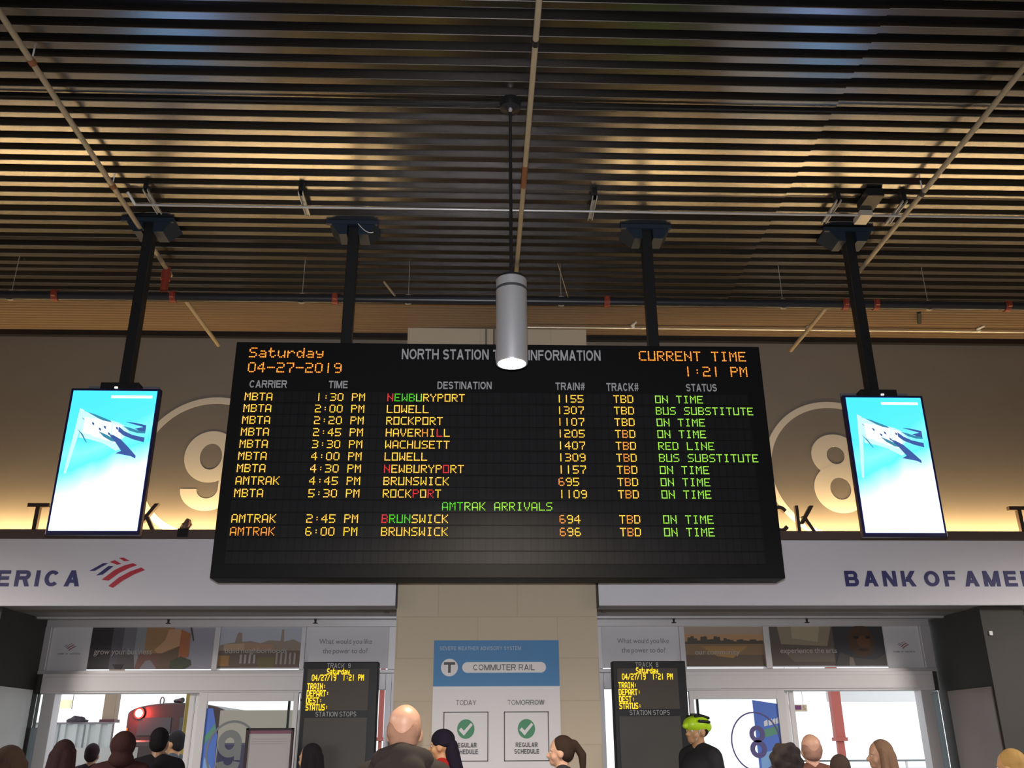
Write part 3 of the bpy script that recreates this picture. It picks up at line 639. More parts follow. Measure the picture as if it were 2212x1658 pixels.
# ================================================================== PENDANT LAMP
px, py = .208, 5.469
t = thing('pendant_lamp', 'brushed metal cylinder lamp hanging in front of the departure board', 'lamp', (px, py, 3.9))
MB().lathe([(.0, 4.52), (.094, 4.52), (.104, 4.51), (.104, 4.452), (.100, 4.450), (.100, 4.446), (.104, 4.444), (.104, 3.915), (.101, 3.905), (.092, 3.905), (.090, 3.93)], px, py, 64).build('shade', M_steel, t, smooth=True)
MB().lathe([(.105, 4.448), (.106, 4.446), (.106, 4.430), (.105, 4.428)], px, py, 64).build('vent_band', mat('vent_dark', (.05, .05, .055), .5), t)
MB().lathe([(0, 4.545), (.07, 4.545), (.098, 4.53), (.098, 4.515)], px, py, 48).build('cap', M_black, t, smooth=True)
MB().lathe([(0, 3.912), (.045, 3.911), (.090, 3.915)], px, py, 48).build('lens', M_lens, t)
MB().tube((px, py, 4.54), (px, py, 5.93), .011, n=12).build('rod', M_black, t, smooth=True)
MB().lathe([(0, 5.90), (.03, 5.905), (.075, 5.93), (.075, 6.0), (0, 6.0)], px, py, 32).build('canopy', M_black, t, smooth=True)
MB().lathe([(0, 5.885), (.012, 5.888), (.016, 5.90), (.012, 5.91)], px, py-.03, 16).build('swivel', M_steel, t, smooth=True)
lamp('pendant_bulb', 'SPOT', (px, py, 3.89), 520, (1, .86, .64), .08, (px, py, 0), 150, .6)
tag(MB().tube((-9, py+.02, 5.975), (9.5, py+.02, 5.975), .006, n=8).build('ceiling_cable', M_black), 'thin black cable running across the ceiling past the pendant lamp mount', 'cable')

# ================================================================== PIPES AND CONDUITS
for x, y1, red, lab in ((-3.035, 8.05, True, 'cream pipe running along the ceiling at the left'), (.35, 8.0, False, 'cream pipe running along the ceiling behind the pendant lamp rod'), (3.715, 7.80, True, 'cream pipe running along the ceiling at the right')):
    t = thing('ceiling_pipe', lab, 'pipe', (x, 5, 5.9), 'cream pipes along the ceiling')
    MB().tube((x, -7.5, 5.9), (x, y1, 5.9), .021, n=16).build('tube', M_cream, t, smooth=True)
    for yy in ((5.03, 6.5) if x < 0 else (4.75,) if x < 1 else (6.42,)):
        MB().tube((x, yy-.025, 5.9), (x, yy+.025, 5.9), .026, n=16).build('coupling', M_rust if x < 0 else M_black if x < 1 else M_rubber, t, smooth=True)
        MB().tube((x, yy, 5.92), (x, yy, 6.02), .006, n=8).build('hanger', M_galv, t)
    if x > 0 and x < 1: MB().tube((x, 6.12, 5.9), (x, 6.42, 5.9), .0225, n=16).build('rusty_section', M_rust, t, smooth=True)
    if red:
        MB().tube((x, 7.92, 5.66), (x, 7.92, 5.915), .035, n=16).tube((x, 7.92, 5.78), (x, 7.92, 5.86), .045, n=16).build('red_fitting', M_redpaint, t, smooth=True)
# black sprinkler main
YM, ZM = 7.918, 5.60
t = thing('sprinkler_main', 'thick black pipe with red couplings crossing the ceiling near the wall', 'pipe', (0, YM, ZM))
MB().tube((-9.9, YM, ZM), (9.9, YM, ZM), .046, n=24).build('tube', M_pipe, t, smooth=True)
for pxl in (120, 725, 1310, 1888, 2170, 1822, 375):
    q = P(pxl, 642, Y=YM).x
    MB().tube((q-.028, YM, ZM), (q+.028, YM, ZM), .056, n=20).box(q-.02, q+.02, YM-.075, YM-.045, ZM-.03, ZM+.03).build('coupling', M_redpaint, t, .004, smooth=True)
for pxl in (22, 652, 882, 1212, 1690, 2003):
    q = P(pxl, 645, Y=YM).x
    MB().tube((q, YM, ZM+.04), (q, YM, 6.03), .0035, n=8).ring(q, ZM, .054, .054, .047, .047, YM-.012, YM+.012, n=24).build('hanger', M_strut, t)
for a, b, r in (((-2.853, 8.0, 5.62), (-2.815, 9.09, 5.62), .021), ((3.436, 8.0, 5.62), (3.421, 9.09, 5.62), .021), ((-.9, 7.60, 5.62), (-.82, 7.88, 5.62), .010), ((.69, 7.2, 5.62), (.85, 7.88, 5.62), .004)):
    MB().tube(a, b, r, n=14).build('branch', M_cream, t, smooth=True)
# bright conduit with strut clamps
YC, ZC = 6.79, 5.905
t = thing('steel_conduit', 'bright steel conduit with strut clamps crossing above the screens', 'conduit', (.3, YC, ZC))
MB().tube((-2.96, YC, ZC), (9.5, YC, ZC), .0105, n=12).build('tube', mat('conduit_zinc', (.48, .48, .49), .35, .4), t, smooth=True)
for pxl in (329, 657, 1280, 1797, 1937):
    q = P(pxl, 448+ (pxl-329)*.019, Y=YC).x
    m_ = MB()
    for dx in (-.018, .018): m_.box(q+dx-.004, q+dx+.004, YC-.20, YC+.17, ZC+.012, ZC+.03)
    m_.box(q-.02, q+.02, YC-.20, YC+.17, ZC+.03, ZC+.034); m_.build('strut_clamp', M_strut, t)
    B('strut_hanger', q-.02, q+.02, YC-.2, YC-.13, ZC+.03, 6.02, M_black, t)
q = P(1866, 466, Y=YC).x
jb = B('junction_box', q-.055, q+.055, YC-.06, YC+.10, ZC-.035, ZC+.02, mat('galv_box', (.55, .50, .42), .5, .4), t, .004)
B('box_hanger', q-.07, q+.07, YC-.28, YC-.05, ZC+.02, 6.0, M_black, t)
MB().tube((-2.99, YC-.10, ZC+.06), (-2.95, YC, ZC), .012, n=10).build('end_bend', M_galv, t, smooth=True)
# conduit along the wall strip
q0 = P(1140, 693, Z=5.94); t = thing('steel_conduit', 'thin bright conduit along the wall edge of the ceiling at the right', 'conduit', (4, 9.27, 5.95))
MB().tube((q0.x, 9.27, 5.955), (9.5, 9.27, 5.955), .010, n=10).build('tube', mat('shiny_conduit', (.9, .86, .75), .25, .6), t, smooth=True)
for pxl in (1367, 1745, 2110):
    q = P(pxl, 690, Y=9.25).x
    MB().tube((q-.02, 9.25, 5.977), (q+.02, 9.16, 5.977), .012, n=8).box(q-.015, q+.015, 9.24, 9.28, 5.95, 5.99).build('clip', M_galv, t)
q0 = P(1050, 730, Y=9.36).x
for dx, lab in ((0, 'left'), (.09, 'right')):
    tag(MB().tube((q0+dx, 9.37, 4.6), (q0+dx, 9.37, 5.98), .012, n=10).build('riser_conduit', mat('riser_grey', (.22, .2, .17), .5)), '%s one of two thin grey conduits on the pier above the board' % lab, 'conduit', 'riser conduits on the pier')
q = P(1987, 678, Y=8.95); tag(MB().tube((q.x-.06, 8.85, 5.99), (q.x+.03, 9.05, 5.955), .022, n=12).build('ceiling_stub', M_rubber, smooth=True), 'short dark stub fixed under the ceiling strip at the right', 'fitting')
# sprinkler heads and round detectors under the canopies
for pxl, yy, lab in ((365, 10.25, 'left end of the left canopy'), (682, 10.25, 'left canopy near the left track display'), (1455, 10.25, 'right canopy near the right track display'), (1742, 10.25, 'middle of the right canopy')):
    q = P(pxl, 1333, Y=yy).x
    t = thing('fire_sprinkler', 'small dark sprinkler head under the '+lab, 'sprinkler', (q, yy, 2.86))
    MB().tube((q, yy, 2.875), (q, yy, 2.906), .014, n=10).build('stem', M_black, t); MB().lathe([(0, 2.838), (.028, 2.84), (.028, 2.845), (.01, 2.85), (.012, 2.876)], q, yy, 14).build('deflector', M_black, t)
for pxl, lab in ((836, 'left'), (1304, 'right')):
    q = P(pxl, 1318, Y=9.75).x
    tag(MB().lathe([(0, 2.885), (.025, 2.887), (.035, 2.906)], q, 9.75, 20).build('canopy_sensor', mat('dull_brown', (.1, .07, .07), .5), smooth=True), 'small round dark sensor under the %s canopy beside the pier' % lab, 'sensor')
q = P(2140, 1367, Y=9.41)
tag(B('wall_device', q.x-.018, q.x+.018, 9.40, 9.42, q.z-.022, q.z+.022, mat('pale_device', (.75, .74, .72), .5), bevel=.004), 'tiny pale square device on the dark pier at the far right', 'device')

# ================================================================== TRACK DISPLAYS
M_kscr = mat('display_grey', (.085, .072, .058), .45, spec=.3)
def kiosk(x0, x1, num, side):
    y0, y1, zt = 9.86, 10.02, 2.408
    t = thing('track_display', 'tall black display column for track %s at the %s doorway' % (num, side), 'display', ((x0+x1)/2, 9.94, 0))
    B('case', x0, x1, y0+.006, y1, .02, zt, M_black, t, .008); B('base', x0-.05, x1+.05, y0-.06, y1+.06, 0, .02, M_black, t, .004)
    a, b = x0+.045, x1-.09
    sc_ = B('message_screen', a, b, y0, y0+.006, 1.935, 2.335, M_kscr, t); B('stops_screen', a, b, y0, y0+.006, .45, 1.865, mat('display_grey_blue', (.08, .075, .07), .45, spec=.3), t)
    c = (a+b)/2; M_kt = mat('display_print', (.48, .48, .49), .6)
    caps('heading', 'TRACK  '+num, c-.12, c+.12, 2.346, 2.394, y0+.004, M_kt, t, .16, .2, .002); caps('heading', 'STATION STOPS', c-.205, c+.205, 1.877, 1.924, y0+.004, M_kt, t, .16, .2, .002)
    mb = MB()
    for s, x, zc, wd in (('Saturday', c-.115, 2.312, .23), ('04/27/19  1:21 PM', c-.265, 2.252, .53), ('TRAIN:', a+.010, 2.168, .19), ('DEPART:', a+.010, 2.100, .225), ('DEST:', a+.010, 2.031, .16), ('STATUS:', a+.010, 1.966, .225)):
        p_ = wd/(len(s)*6-1); k = 0
        for wo in s.split(' '):
            if wo: mb = MB(); led(mb, wo, x+k*6*p_, zc+.0252, y0-.001, p_, 'k', .66, .95, .0084); mb.build('led_text', None, sc_)
            k += len(wo)+1
    return t
kiosk(-1.786, -1.020, '9', 'left'); kiosk(1.405, 2.170, '8', 'right')

# ================================================================== POSTER ON THE PIER
t = thing('weather_poster', 'blue and white commuter rail weather poster on the beige pier', 'poster', (.19, 9.39, .9))
x0, x1 = -.432, .808; y = 9.388
M_pw = mat('poster_white', (.80, .765, .77), .5); M_pb = mat('poster_blue', (.045, .21, .46), .5, var=.05); M_pt = mat('poster_text', (.10, .10, .10), .6); M_pg = mat('poster_green', (.05, .27, .12), .5)
B('sheet', x0, x1, y, 9.399, .75, 2.57, M_pw, t); B('banner', x0, x1, y-.002, y, 2.135, 2.57, M_pb, t)
caps('small_heading', 'SEVERE WEATHER ADVISORY SYSTEM', -.375, .43, 2.475, 2.512, y-.002, mat('poster_paleblue', (.38, .46, .55), .6), t, .22, .2, .001)
MB().flat(ell(-.275, 2.312, .083, .083, 40), y-.003).build('logo_disc', M_pw, t); MB().prism([(-.33, 2.362), (-.22, 2.362), (-.22, 2.338), (-.262, 2.338), (-.262, 2.262), (-.288, 2.262), (-.288, 2.338), (-.33, 2.338)], y-.005, y-.003).build('logo_letter', M_pt, t)
pp = [(-.10+.05*math.cos(math.radians(a)), 2.312+.05*math.sin(math.radians(a))) for a in range(90, 271, 15)] + [(.627+.05*math.cos(math.radians(a)), 2.312+.05*math.sin(math.radians(a))) for a in range(-90, 91, 15)]
MB().flat(pp, y-.003).build('pill', M_pw, t); caps('title', 'COMMUTER RAIL', -.04, .565, 2.284, 2.340, y-.003, M_pt, t, .15, .18, .001)
caps('column_heading', 'TODAY', -.205, -.01, 1.963, 2.008, y, M_pt, t, .12, .18, .001); caps('column_heading', 'TOMORROW', .295, .655, 1.963, 2.008, y, M_pt, t, .12, .18, .001)
for cx in (-.107, .477):
    fr = MB(); fr.box(cx-.217, cx+.217, y-.002, y, 1.893, 1.902).box(cx-.217, cx+.217, y-.002, y, 1.455, 1.464).box(cx-.217, cx-.208, y-.002, y, 1.455, 1.902).box(cx+.208, cx+.217, y-.002, y, 1.455, 1.902); fr.build('status_frame', M_pt, t)
    dk = MB().flat(ell(cx, 1.745, .083, .088, 40), y-.002).build('green_disc', M_pg, t)
    MB().prism([(cx-.068, 1.735), (cx-.045, 1.758), (cx-.018, 1.73), (cx+.048, 1.80), (cx+.066, 1.782), (cx-.018, 1.685)], y-.004, y-.002).build('check_mark', M_pw, dk)
    caps('status_text', 'REGULAR', cx-.105, cx+.105, 1.580, 1.622, y, M_pt, t, .22, .2, .001); caps('status_text', 'SCHEDULE', cx-.118, cx+.118, 1.522, 1.564, y, M_pt, t, .22, .2, .001)

# ================================================================== POSTER STAND
a = P(533, 1572, Y=9.55); b = P(636, 1572, Y=9.55); t = thing('poster_stand', 'black framed poster stand with a pale sheet beside the left track display', 'poster stand', ((a.x+b.x)/2, 9.55, 0))
x0, x1, zt = a.x, b.x, a.z
fr = MB(); fr.box(x0, x0+.03, 9.53, 9.56, .9, zt).box(x1-.025, x1, 9.53, 9.56, .9, zt).box(x0, x1, 9.53, 9.56, zt-.02, zt).box(x0, x1, 9.53, 9.56, .9, .93); fr.build('frame', mat('stand_frame', (.03, .015, .02), .4), t, .004)
B('sheet', x0+.03, x1-.025, 9.545, 9.552, .93, zt-.02, mat('stand_sheet', (.42, .40, .40), .6, var=.06), t); B('sheet_header', x0+.03, x1-.025, 9.543, 9.545, zt-.052, zt-.022, mat('stand_purple', (.2, .08, .12), .6), t)
mb = MB()
for k in range(3): mb.box(x0+.06, x1-.06, 9.543, 9.545, zt-.10-k*.022, zt-.097-k*.022)
mb.build('print_lines', mat('stand_print', (.3, .27, .28), .6), t)
MB().tube(((x0+x1)/2, 9.56, .02), ((x0+x1)/2, 9.57, 1.0), .02, n=12).build('post', M_black, t, smooth=True); MB().lathe([(0, .03), (.2, .02), (.21, 0), (0, 0)], (x0+x1)/2, 9.56, 32).build('foot', M_black, t)

# ================================================================== BEYOND THE DOORS
M_barr = mat('white_barrier', (.62, .64, .64), .5)
def out(pxl, pyl, Y): return P(pxl, pyl, Y=Y)
# corrugated white barrier
Yb_ = 19.0; x0 = out(60, 1563, Yb_).x-1; x1 = out(233, 1563, Yb_).x; zt = out(170, 1563, Yb_).z; zl = out(170, 1614, Yb_).z
t = thing('barrier_fence', 'white ribbed barrier seen through the open left doorway', 'fence', ((x0+x1)/2, Yb_, 0))
mb = MB(); k = 0; x = x0; pr = []
while x < x1: pr += [(x, Yb_), (x+.09, Yb_), (x+.11, Yb_-.04), (x+.20, Yb_-.04)]; x += .22
n = len(pr); mb.add([(p_[0], p_[1], z) for z in (zl, zt) for p_ in pr] + [(p_[0], p_[1]+.03, z) for z in (zl, zt) for p_ in pr], [(i, i+1, n+i+1, n+i) for i in range(n-1)] + [(2*n+i, 3*n+i, 3*n+i+1, 2*n+i+1) for i in range(n-1)])
mb.build('ribbed_panel', M_barr, t); B('top_rail', x0, x1+.1, Yb_-.05, Yb_+.05, zt, zt+.03, mat('rail_grey', (.25, .23, .25), .5), t); B('low_wall', x0, x1+.6, Yb_-.12, Yb_+.1, 0, zl, mat('low_wall', (.55, .55, .53), .6), t)
for pxl in (127, 182): q = out(pxl, 1590, Yb_).x; B('seam', q-.012, q+.012, Yb_-.055, Yb_-.042, zl, zt, M_ringg, t)
q = out(165, 1560, Yb_); bm = bmesh.new(); bmesh.ops.create_icosphere(bm, subdivisions=3, radius=1)
for v in bm.verts:
    k = 1+.3*mnoise.noise(v.co*2.3); v.co = Vector((q.x+v.co.x*.20*k, Yb_+v.co.y*.1*k, zt+.03+max(0, v.co.z*.11*k+.0)))
me = bpy.data.meshes.new('cloth_bundle'); bm.to_mesh(me); bm.free(); me.materials.append(mat('bundle_dark', (.06, .045, .06), .8)); o = bpy.data.objects.new('cloth_bundle', me); C.objects.link(o); tag(o, 'dark lumpy bundle lying on top of the white barrier', 'bundle')
# columns
def column(name, pxl0, pxl1, ytop, Y, m, m2, ysplit, label):
    x0, x1 = out(pxl0, 1540, Y).x, out(pxl1, 1540, Y).x; zt = 4.6; zs = out(pxl0, ysplit, Y).z
    t = thing(name, label, 'column', ((x0+x1)/2, Y, 0)); wd = (x1-x0)/2; c = (x0+x1)/2
    B('shaft', c-wd, c+wd, Y-wd, Y+wd, zs, zt, m, t, .01); B('lower_shaft', c-wd*.7, c+wd*.7, Y-wd*.7, Y+wd*.7, .12, zs, m2, t, .01); B('base_block', c-wd*1.5, c+wd*1.5, Y-wd*1.5, Y+wd*1.5, 0, .12, M_barr, t)
    B('collar', c-wd*1.25, c+wd*1.25, Y-wd*1.25, Y+wd*1.25, zs, zs+.06, m2, t)
M_tan = mat('tan_column', (.45, .33, .24), .6); M_maroon = mat('maroon_post', (.12, .03, .04), .5); M_pinkc = mat('red_column', (.62, .16, .13), .5)
column('platform_column', 226, 252, 1480, 20.5, M_tan, M_maroon, 1560, 'tan and maroon column standing behind the white barrier')
column('platform_column', 1797, 1817, 1490, 17.0, M_pinkc, M_pinkc, 1600, 'red column on the bright platform through the right doorway')
column('platform_column', 818, 829, 1505, 17.0, M_pinkc, M_pinkc, 1600, 'red column glimpsed through the narrow glass beside the pier')
# hanging platform lamp box and sign
q = out(135, 1520, 20); t = thing('platform_sign', 'pale yellow lit box hanging over the platform, upper left of the left opening', 'sign', (q.x, 20, q.z-.1))
B('box', q.x-.17, q.x+.17, 19.95, 20.05, q.z-.08, q.z+.08, mat('pale_yellow', (.8, .75, .5), .5, emit=(1, .95, .6), es=.5), t); MB().tube((q.x-.1, 20, q.z+.08), (q.x-.1, 20, 4.62), .008, n=6).build('hanger', M_ringg, t); MB().tube((q.x+.2, 20, q.z-.1), (q.x+.2, 20, 4.62), .008, n=6).build('hanger', M_ringg, t)
q = out(1720, 1528, 19); t = thing('platform_sign', 'small cream sign with purple band on the platform through the right doorway', 'sign', (q.x, 19, q.z-.06))
B('board', q.x-.22, q.x+.22, 19, 19.05, q.z-.07, q.z+.06, mat('cream_board', (.8, .68, .5), .5), t); B('band', q.x-.205, q.x+.10, 18.99, 19, q.z-.035, q.z+.045, mat('purple_band', (.22, .06, .18), .5), t); text('letter', 'S', q.x+.13, q.x+.19, q.z-.04, q.z+.04, 18.995, mat('tan_print', (.5, .35, .25), .5), t, .01, .004)
MB().tube((q.x-.15, 19.02, q.z+.06), (q.x-.15, 19.02, 4.62), .008, n=6).tube((q.x+.15, 19.02, q.z+.06), (q.x+.15, 19.02, 4.62), .008, n=6).build('hanger', M_galv, t)
# platform canopy edge beams, pale
q = out(1930, 1512, 24)
tag(B('platform_canopy', q.x-1.6, q.x+8, 24, 24.3, q.z-.02, q.z+.35, mat('canopy_white', (.85, .85, .85), .6)), 'white canopy edge high over the platform at the right', 'canopy')
q = out(560, 1560, 21); tag(B('platform_wall', q.x-.85, q.x+1.4, 21, 21.3, 0, q.z+.25, mat('beige_wall', (.66, .58, .48), .7)), 'beige platform wall seen through the left sliding glass', 'wall')
q = out(530, 1640, 16); tag(B('luggage_cart', q.x-.45, q.x+.5, 15.9, 16.5, .1, q.z+.25, mat('dark_purple', (.07, .06, .12), .5), bevel=.03), 'dark purple block low behind the left sliding glass', 'cart')
q = out(1900, 1642, 22); t = thing('platform_bench', 'pale railing low on the platform through the right doorway', 'railing', (q.x, 22, 0))
B('rail', q.x-2.5, q.x+1.5, 22, 22.05, q.z-.02, q.z+.02, M_ringg, t)
for k in range(6): B('post', q.x-2.4+k*.75, q.x-2.36+k*.75, 22, 22.05, 0, q.z-.02, M_white, t)
t.name = 'platform_railing'
# locomotive
YL = 30.0; xl = out(275, 1545, YL).x; zr = out(400, 1517, YL).z; zc = out(276, 1542, YL).z
t = thing('locomotive', 'dark maroon locomotive with glowing red lamp at the platform through left doorway', 'locomotive', (xl+1.5, YL, 0))
wL = 3.0; prof = [(xl, .0), (xl, zc)]
for k in range(1, 13): a = k/12*math.pi/2; prof.append((xl+1.4*(1-math.cos(a)), zc+(zr-zc)*math.sin(a)))
prof += [(xl+wL-(p_[0]-xl), p_[1]) for p_ in reversed(prof)]
M_loco = mat('loco_maroon', (.028, .010, .010), .4, .1)
MB().prism(prof, YL, YL+12).build('body', M_loco, t, .05)
B('nose', xl+.35, xl+2.65, YL-1.2, YL, 0, zc-.75, M_loco, t, .15)
for a in (.35, 1.6): B('windshield', xl+a, xl+a+1.0, YL-.02, YL+.0, zc-.62, zc-.1, mat('dark_window', (.02, .02, .025), .15), t, .02)
q = out(302, 1540, YL); hl = MB().lathe([(.17, 0), (.17, .1), (.12, .1), (.12, .03)], 0, 0, 24); hl.v = [(q.x+v[0], YL-v[2], q.z+v[1]) for v in hl.v]; hl.build('lamp_housing', M_black, t)
ln = MB().flat([(q.x+.14*math.cos(k*math.pi/12), q.z+.14*math.sin(k*math.pi/12)) for k in range(24)], YL-.06); ln.build('red_lamp', emit_mat('red_lamp_glass', (1, .12, .08), 30), t)
lamp('locomotive_lamp', 'POINT', (q.x, YL-.35, q.z), 110, (1, .06, .04), .12)
q = out(343, 1514, YL); MB().ring(q.x, q.z+.02, .07, .13, .045, .105, YL+.3, YL+.35, n=24).build('horn_hoop', M_black, t); q = out(382, 1512, YL); MB().tube((q.x-.15, YL+.3, zr+.06), (q.x+.15, YL+.1, zr+.08), .05, .08, n=12).build('horn', M_black, t)
for a in (.06, 2.86): MB().tube((xl+a, YL-.06, .5), (xl+a, YL-.06, zc-.4), .025, n=8).build('handrail', mat('handrail_yellow', (.5, .35, .08), .5), t)
# yellow post by the doorway
q = out(402, 1560, 11.6); tag(MB().tube((q.x, 11.6, 0), (q.x, 11.6, 2.35), .033, n=14).build('yellow_post', mat('post_yellow', (.42, .30, .06), .5), smooth=True), 'thin yellow post just outside the left doorway', 'post')
q = out(414, 1560, 11.75); tag(B('dark_post', q.x-.045, q.x+.03, 11.75, 11.85, 0, 2.3, mat('dark_brown', (.04, .02, .02), .5)), 'dark brown post behind the yellow post outside the left doorway', 'post')

# ================================================================== PEOPLE
def blob(name, parts, m, parent, M, voxel=.011, smooth=3):
    """one continuous skin from tapered limbs ('c', p0, r0, p1, r1) and ellipsoids ('e', centre, radii), fused; M = placement matrix"""
    bm = bmesh.new()
    def sphere(c, r):
        g = bmesh.ops.create_icosphere(bm, subdivisions=3, radius=1)
        for v in g['verts']: v.co = Vector((c[0]+v.co.x*r[0], c[1]+v.co.y*r[1], c[2]+v.co.z*r[2]))
    for p in parts:
        if p[0] == 'e': sphere(p[1], p[2])
        else:
            _, a, ra, b, rb = p; a = Vector(a); b = Vector(b); sphere(a, (ra,)*3); sphere(b, (rb,)*3)
            d = (b-a); L = d.length
            if L > 1e-5:
                mt = Matrix.Translation((a+b)/2) @ d.to_track_quat('Z', 'Y').to_matrix().to_4x4()
                bmesh.ops.create_cone(bm, cap_ends=True, segments=20, radius1=ra, radius2=rb, depth=L, matrix=mt)
    me = bpy.data.meshes.new(name); bm.to_mesh(me); bm.free(); o = bpy.data.objects.new(name, me); C.objects.link(o)
    r = o.modifiers.new('r', 'REMESH'); r.mode = 'VOXEL'; r.voxel_size = voxel
    s = o.modifiers.new('s', 'SMOOTH'); s.iterations = smooth; s.factor = .5
    dg = bpy.context.evaluated_depsgraph_get(); me2 = bpy.data.meshes.new_from_object(o.evaluated_get(dg)); o.modifiers.clear(); o.data = me2; bpy.data.meshes.remove(me)
    me2.name = name; me2.materials.clear(); me2.materials.append(m); me2.polygons.foreach_set('use_smooth', [True]*len(me2.polygons))
    me2.transform(M); o.parent = parent
    return o
def mirror(ps): 
    f = lambda p: (-p[0], p[1], p[2])
    return [('e', f(p[1]), p[2]) if p[0] == 'e' else ('c', f(p[1]), p[2], f(p[3]), p[4]) for p in ps]
def hand(w, s):      # five fingers, slightly curled; w = wrist, palm hangs down
    x, y, z = w; out_ = [('e', (x, y+.006, z-.05), (.017, .04, .05))]
    for k, (dy, L) in enumerate(((.032, .070), (.011, .080), (-.011, .075), (-.031, .058))):
        out_ += [('c', (x, y+dy, z-.09), .0095, (x-.004*s, y+dy+.002, z-.09-L*.55), .0085), ('c', (x-.004*s, y+dy+.002, z-.09-L*.55), .0085, (x-.020*s, y+dy+.004, z-.09-L), .0075)]
    out_ += [('c', (x, y+.034, z-.03), .012, (x-.012*s, y+.062, z-.065), .0105), ('c', (x-.012*s, y+.062, z-.065), .0105, (x-.022*s, y+.066, z-.10), .0085)]
    return out_
HEAD = [('e', (0, -.022, 1.668), (.0785, .088, .076)), ('e', (0, -.008, 1.648), (.079, .098, .102)), ('e', (0, .032, 1.590), (.060, .066, .078)), ('e', (0, .060, 1.540), (.036, .034, .026)), ('c', (0, .094, 1.622), .010, (0, .113, 1.592), .014), ('e', (0, .086, 1.553), (.026, .014, .012)),
        ('e', (.036, .072, 1.640), (.026, .018, .010)), ('e', (-.036, .072, 1.640), (.026, .018, .010)), ('e', (.078, -.008, 1.605), (.011, .026, .034)), ('e', (-.078, -.008, 1.605), (.011, .026, .034)),
        ('c', (0, -.022, 1.44), .060, (0, -.004, 1.57), .055), ('e', (.045, .05, 1.585), (.022, .03, .03)), ('e', (-.045, .05, 1.585), (.022, .03, .03))]
def person(label, pxl, pyl, Y, ang, skin, hair, hcol, coat, coat2=None, extra=(), stride=.0, slim=1., shoulders=1., trousers=(.03, .03, .045), tilt=0):
    q = P(pxl, pyl, Y=Y); s = q.z/1.755
    t = thing('person', label, 'person', (q.x, Y, 0))
    M = Matrix.Rotation(math.radians(ang), 4, 'Z') @ Matrix.Scale(s, 4)
    key = '%02d%02d%02d' % tuple(int(c*99) for c in skin)
    ms = mat('skin_'+key, skin, .45, var=.05, vscale=9)
    def cm(n, c, **k): return mat('%s_%02d%02d%02d' % (n, *[int(v*999) for v in c]), c, .85, spec=.2, **k)
    mc = cm('coat', coat, bump=.4, bscale=18, var=.12, vscale=10); mh = cm('hair', hcol, bump=.6, bscale=60, bstretch=(1, 1, .2), var=.2, vscale=20)
    st = stride; sh = .175*shoulders
    R_arm = [((sh, -.02, 1.405), .052), ((sh+.055, -.035+st*.3, 1.13), .040), ((sh+.06, .04+st*.5, .885), .028)]
    L_arm = [((-sh, -.02, 1.405), .052), ((-sh-.055, -.035-st*.3, 1.13), .040), ((-sh-.06, .04-st*.5, .885), .028)]
    def limb(ch, k=1., add=0): return [('c', a[0], a[1]*k+add, b[0], b[1]*k+add) for a, b in zip(ch, ch[1:])]
    R_leg = [((.09, 0, .93), .085), ((.10, .03-st*.5, .50), .058), ((.105, -.03-st, .09), .040)]
    L_leg = [((-.09, 0, .93), .085), ((-.10, .03+st*.5, .50), .058), ((-.105, -.03+st, .09), .040)]
    torso = [('e', (0, 0, .96), (.155, .11, .12)), ('e', (0, 0, 1.12), (.14*slim, .10, .16)), ('e', (0, -.005, 1.30), (.165*slim, .112, .17)), ('c', (sh-.02, -.015, 1.41), .055, (.03, -.02, 1.46), .06), ('c', (-sh+.02, -.015, 1.41), .055, (-.03, -.02, 1.46), .06)]
    feet = [('c', (c[2][0][0], c[2][0][1]-.02, .055), .042, (c[2][0][0], c[2][0][1]+.15, .04), .036) for c in (R_leg, L_leg)]
    body = HEAD + torso + limb(R_arm) + limb(L_arm) + limb(R_leg) + limb(L_leg) + feet + hand(R_arm[2][0], 1) + mirror(hand((-L_arm[2][0][0], L_arm[2][0][1], L_arm[2][0][2]), 1))
    blob('body', body, ms, t, M, .010, 2)
    for sx in (-1, 1):
        e = MB(); bm = bmesh.new(); bmesh.ops.create_icosphere(bm, subdivisions=2, radius=.0115); me = bpy.data.meshes.new('eye'); bm.to_mesh(me); bm.free(); me.transform(Matrix.Translation((sx*.031, .0765, 1.622))); me.transform(M)
        me.materials.append(M_eye); o = bpy.data.objects.new('eye', me); C.objects.link(o); o.parent = t
    # clothes
    jt = [('e', (0, 0, .93), (.178*slim, .135, .14)), ('e', (0, 0, 1.12), (.168*slim, .13, .18)), ('e', (0, -.008, 1.30), (.195*slim*shoulders, .142, .18)), ('c', (sh-.01, -.018, 1.415), .078, (.04, -.02, 1.455), .075), ('c', (-sh+.01, -.018, 1.415), .078, (-.04, -.02, 1.455), .075)]
    jk = blob('jacket', jt + limb(R_arm, 1.15, .016) + limb(L_arm, 1.15, .016), mc, t, M, .014, 3)
    blob('trousers', [('e', (0, 0, .95), (.17, .125, .10))] + limb([(p_, r*1.05+.018) for p_, r in R_leg]) + limb([(p_, r*1.05+.018) for p_, r in L_leg]), cm('trousers', trousers), t, M, .015, 2)
    for f_ in feet: blob('shoe', [('c', f_[1], f_[2]+.012, f_[3], f_[4]+.012)], mat('shoe_black', (.02, .02, .02), .5), t, M, .014, 1)
    cap = [('e', (0, -.024, 1.660), (.087, .100, .102)), ('e', (0, -.045, 1.62), (.082, .075, .085))]
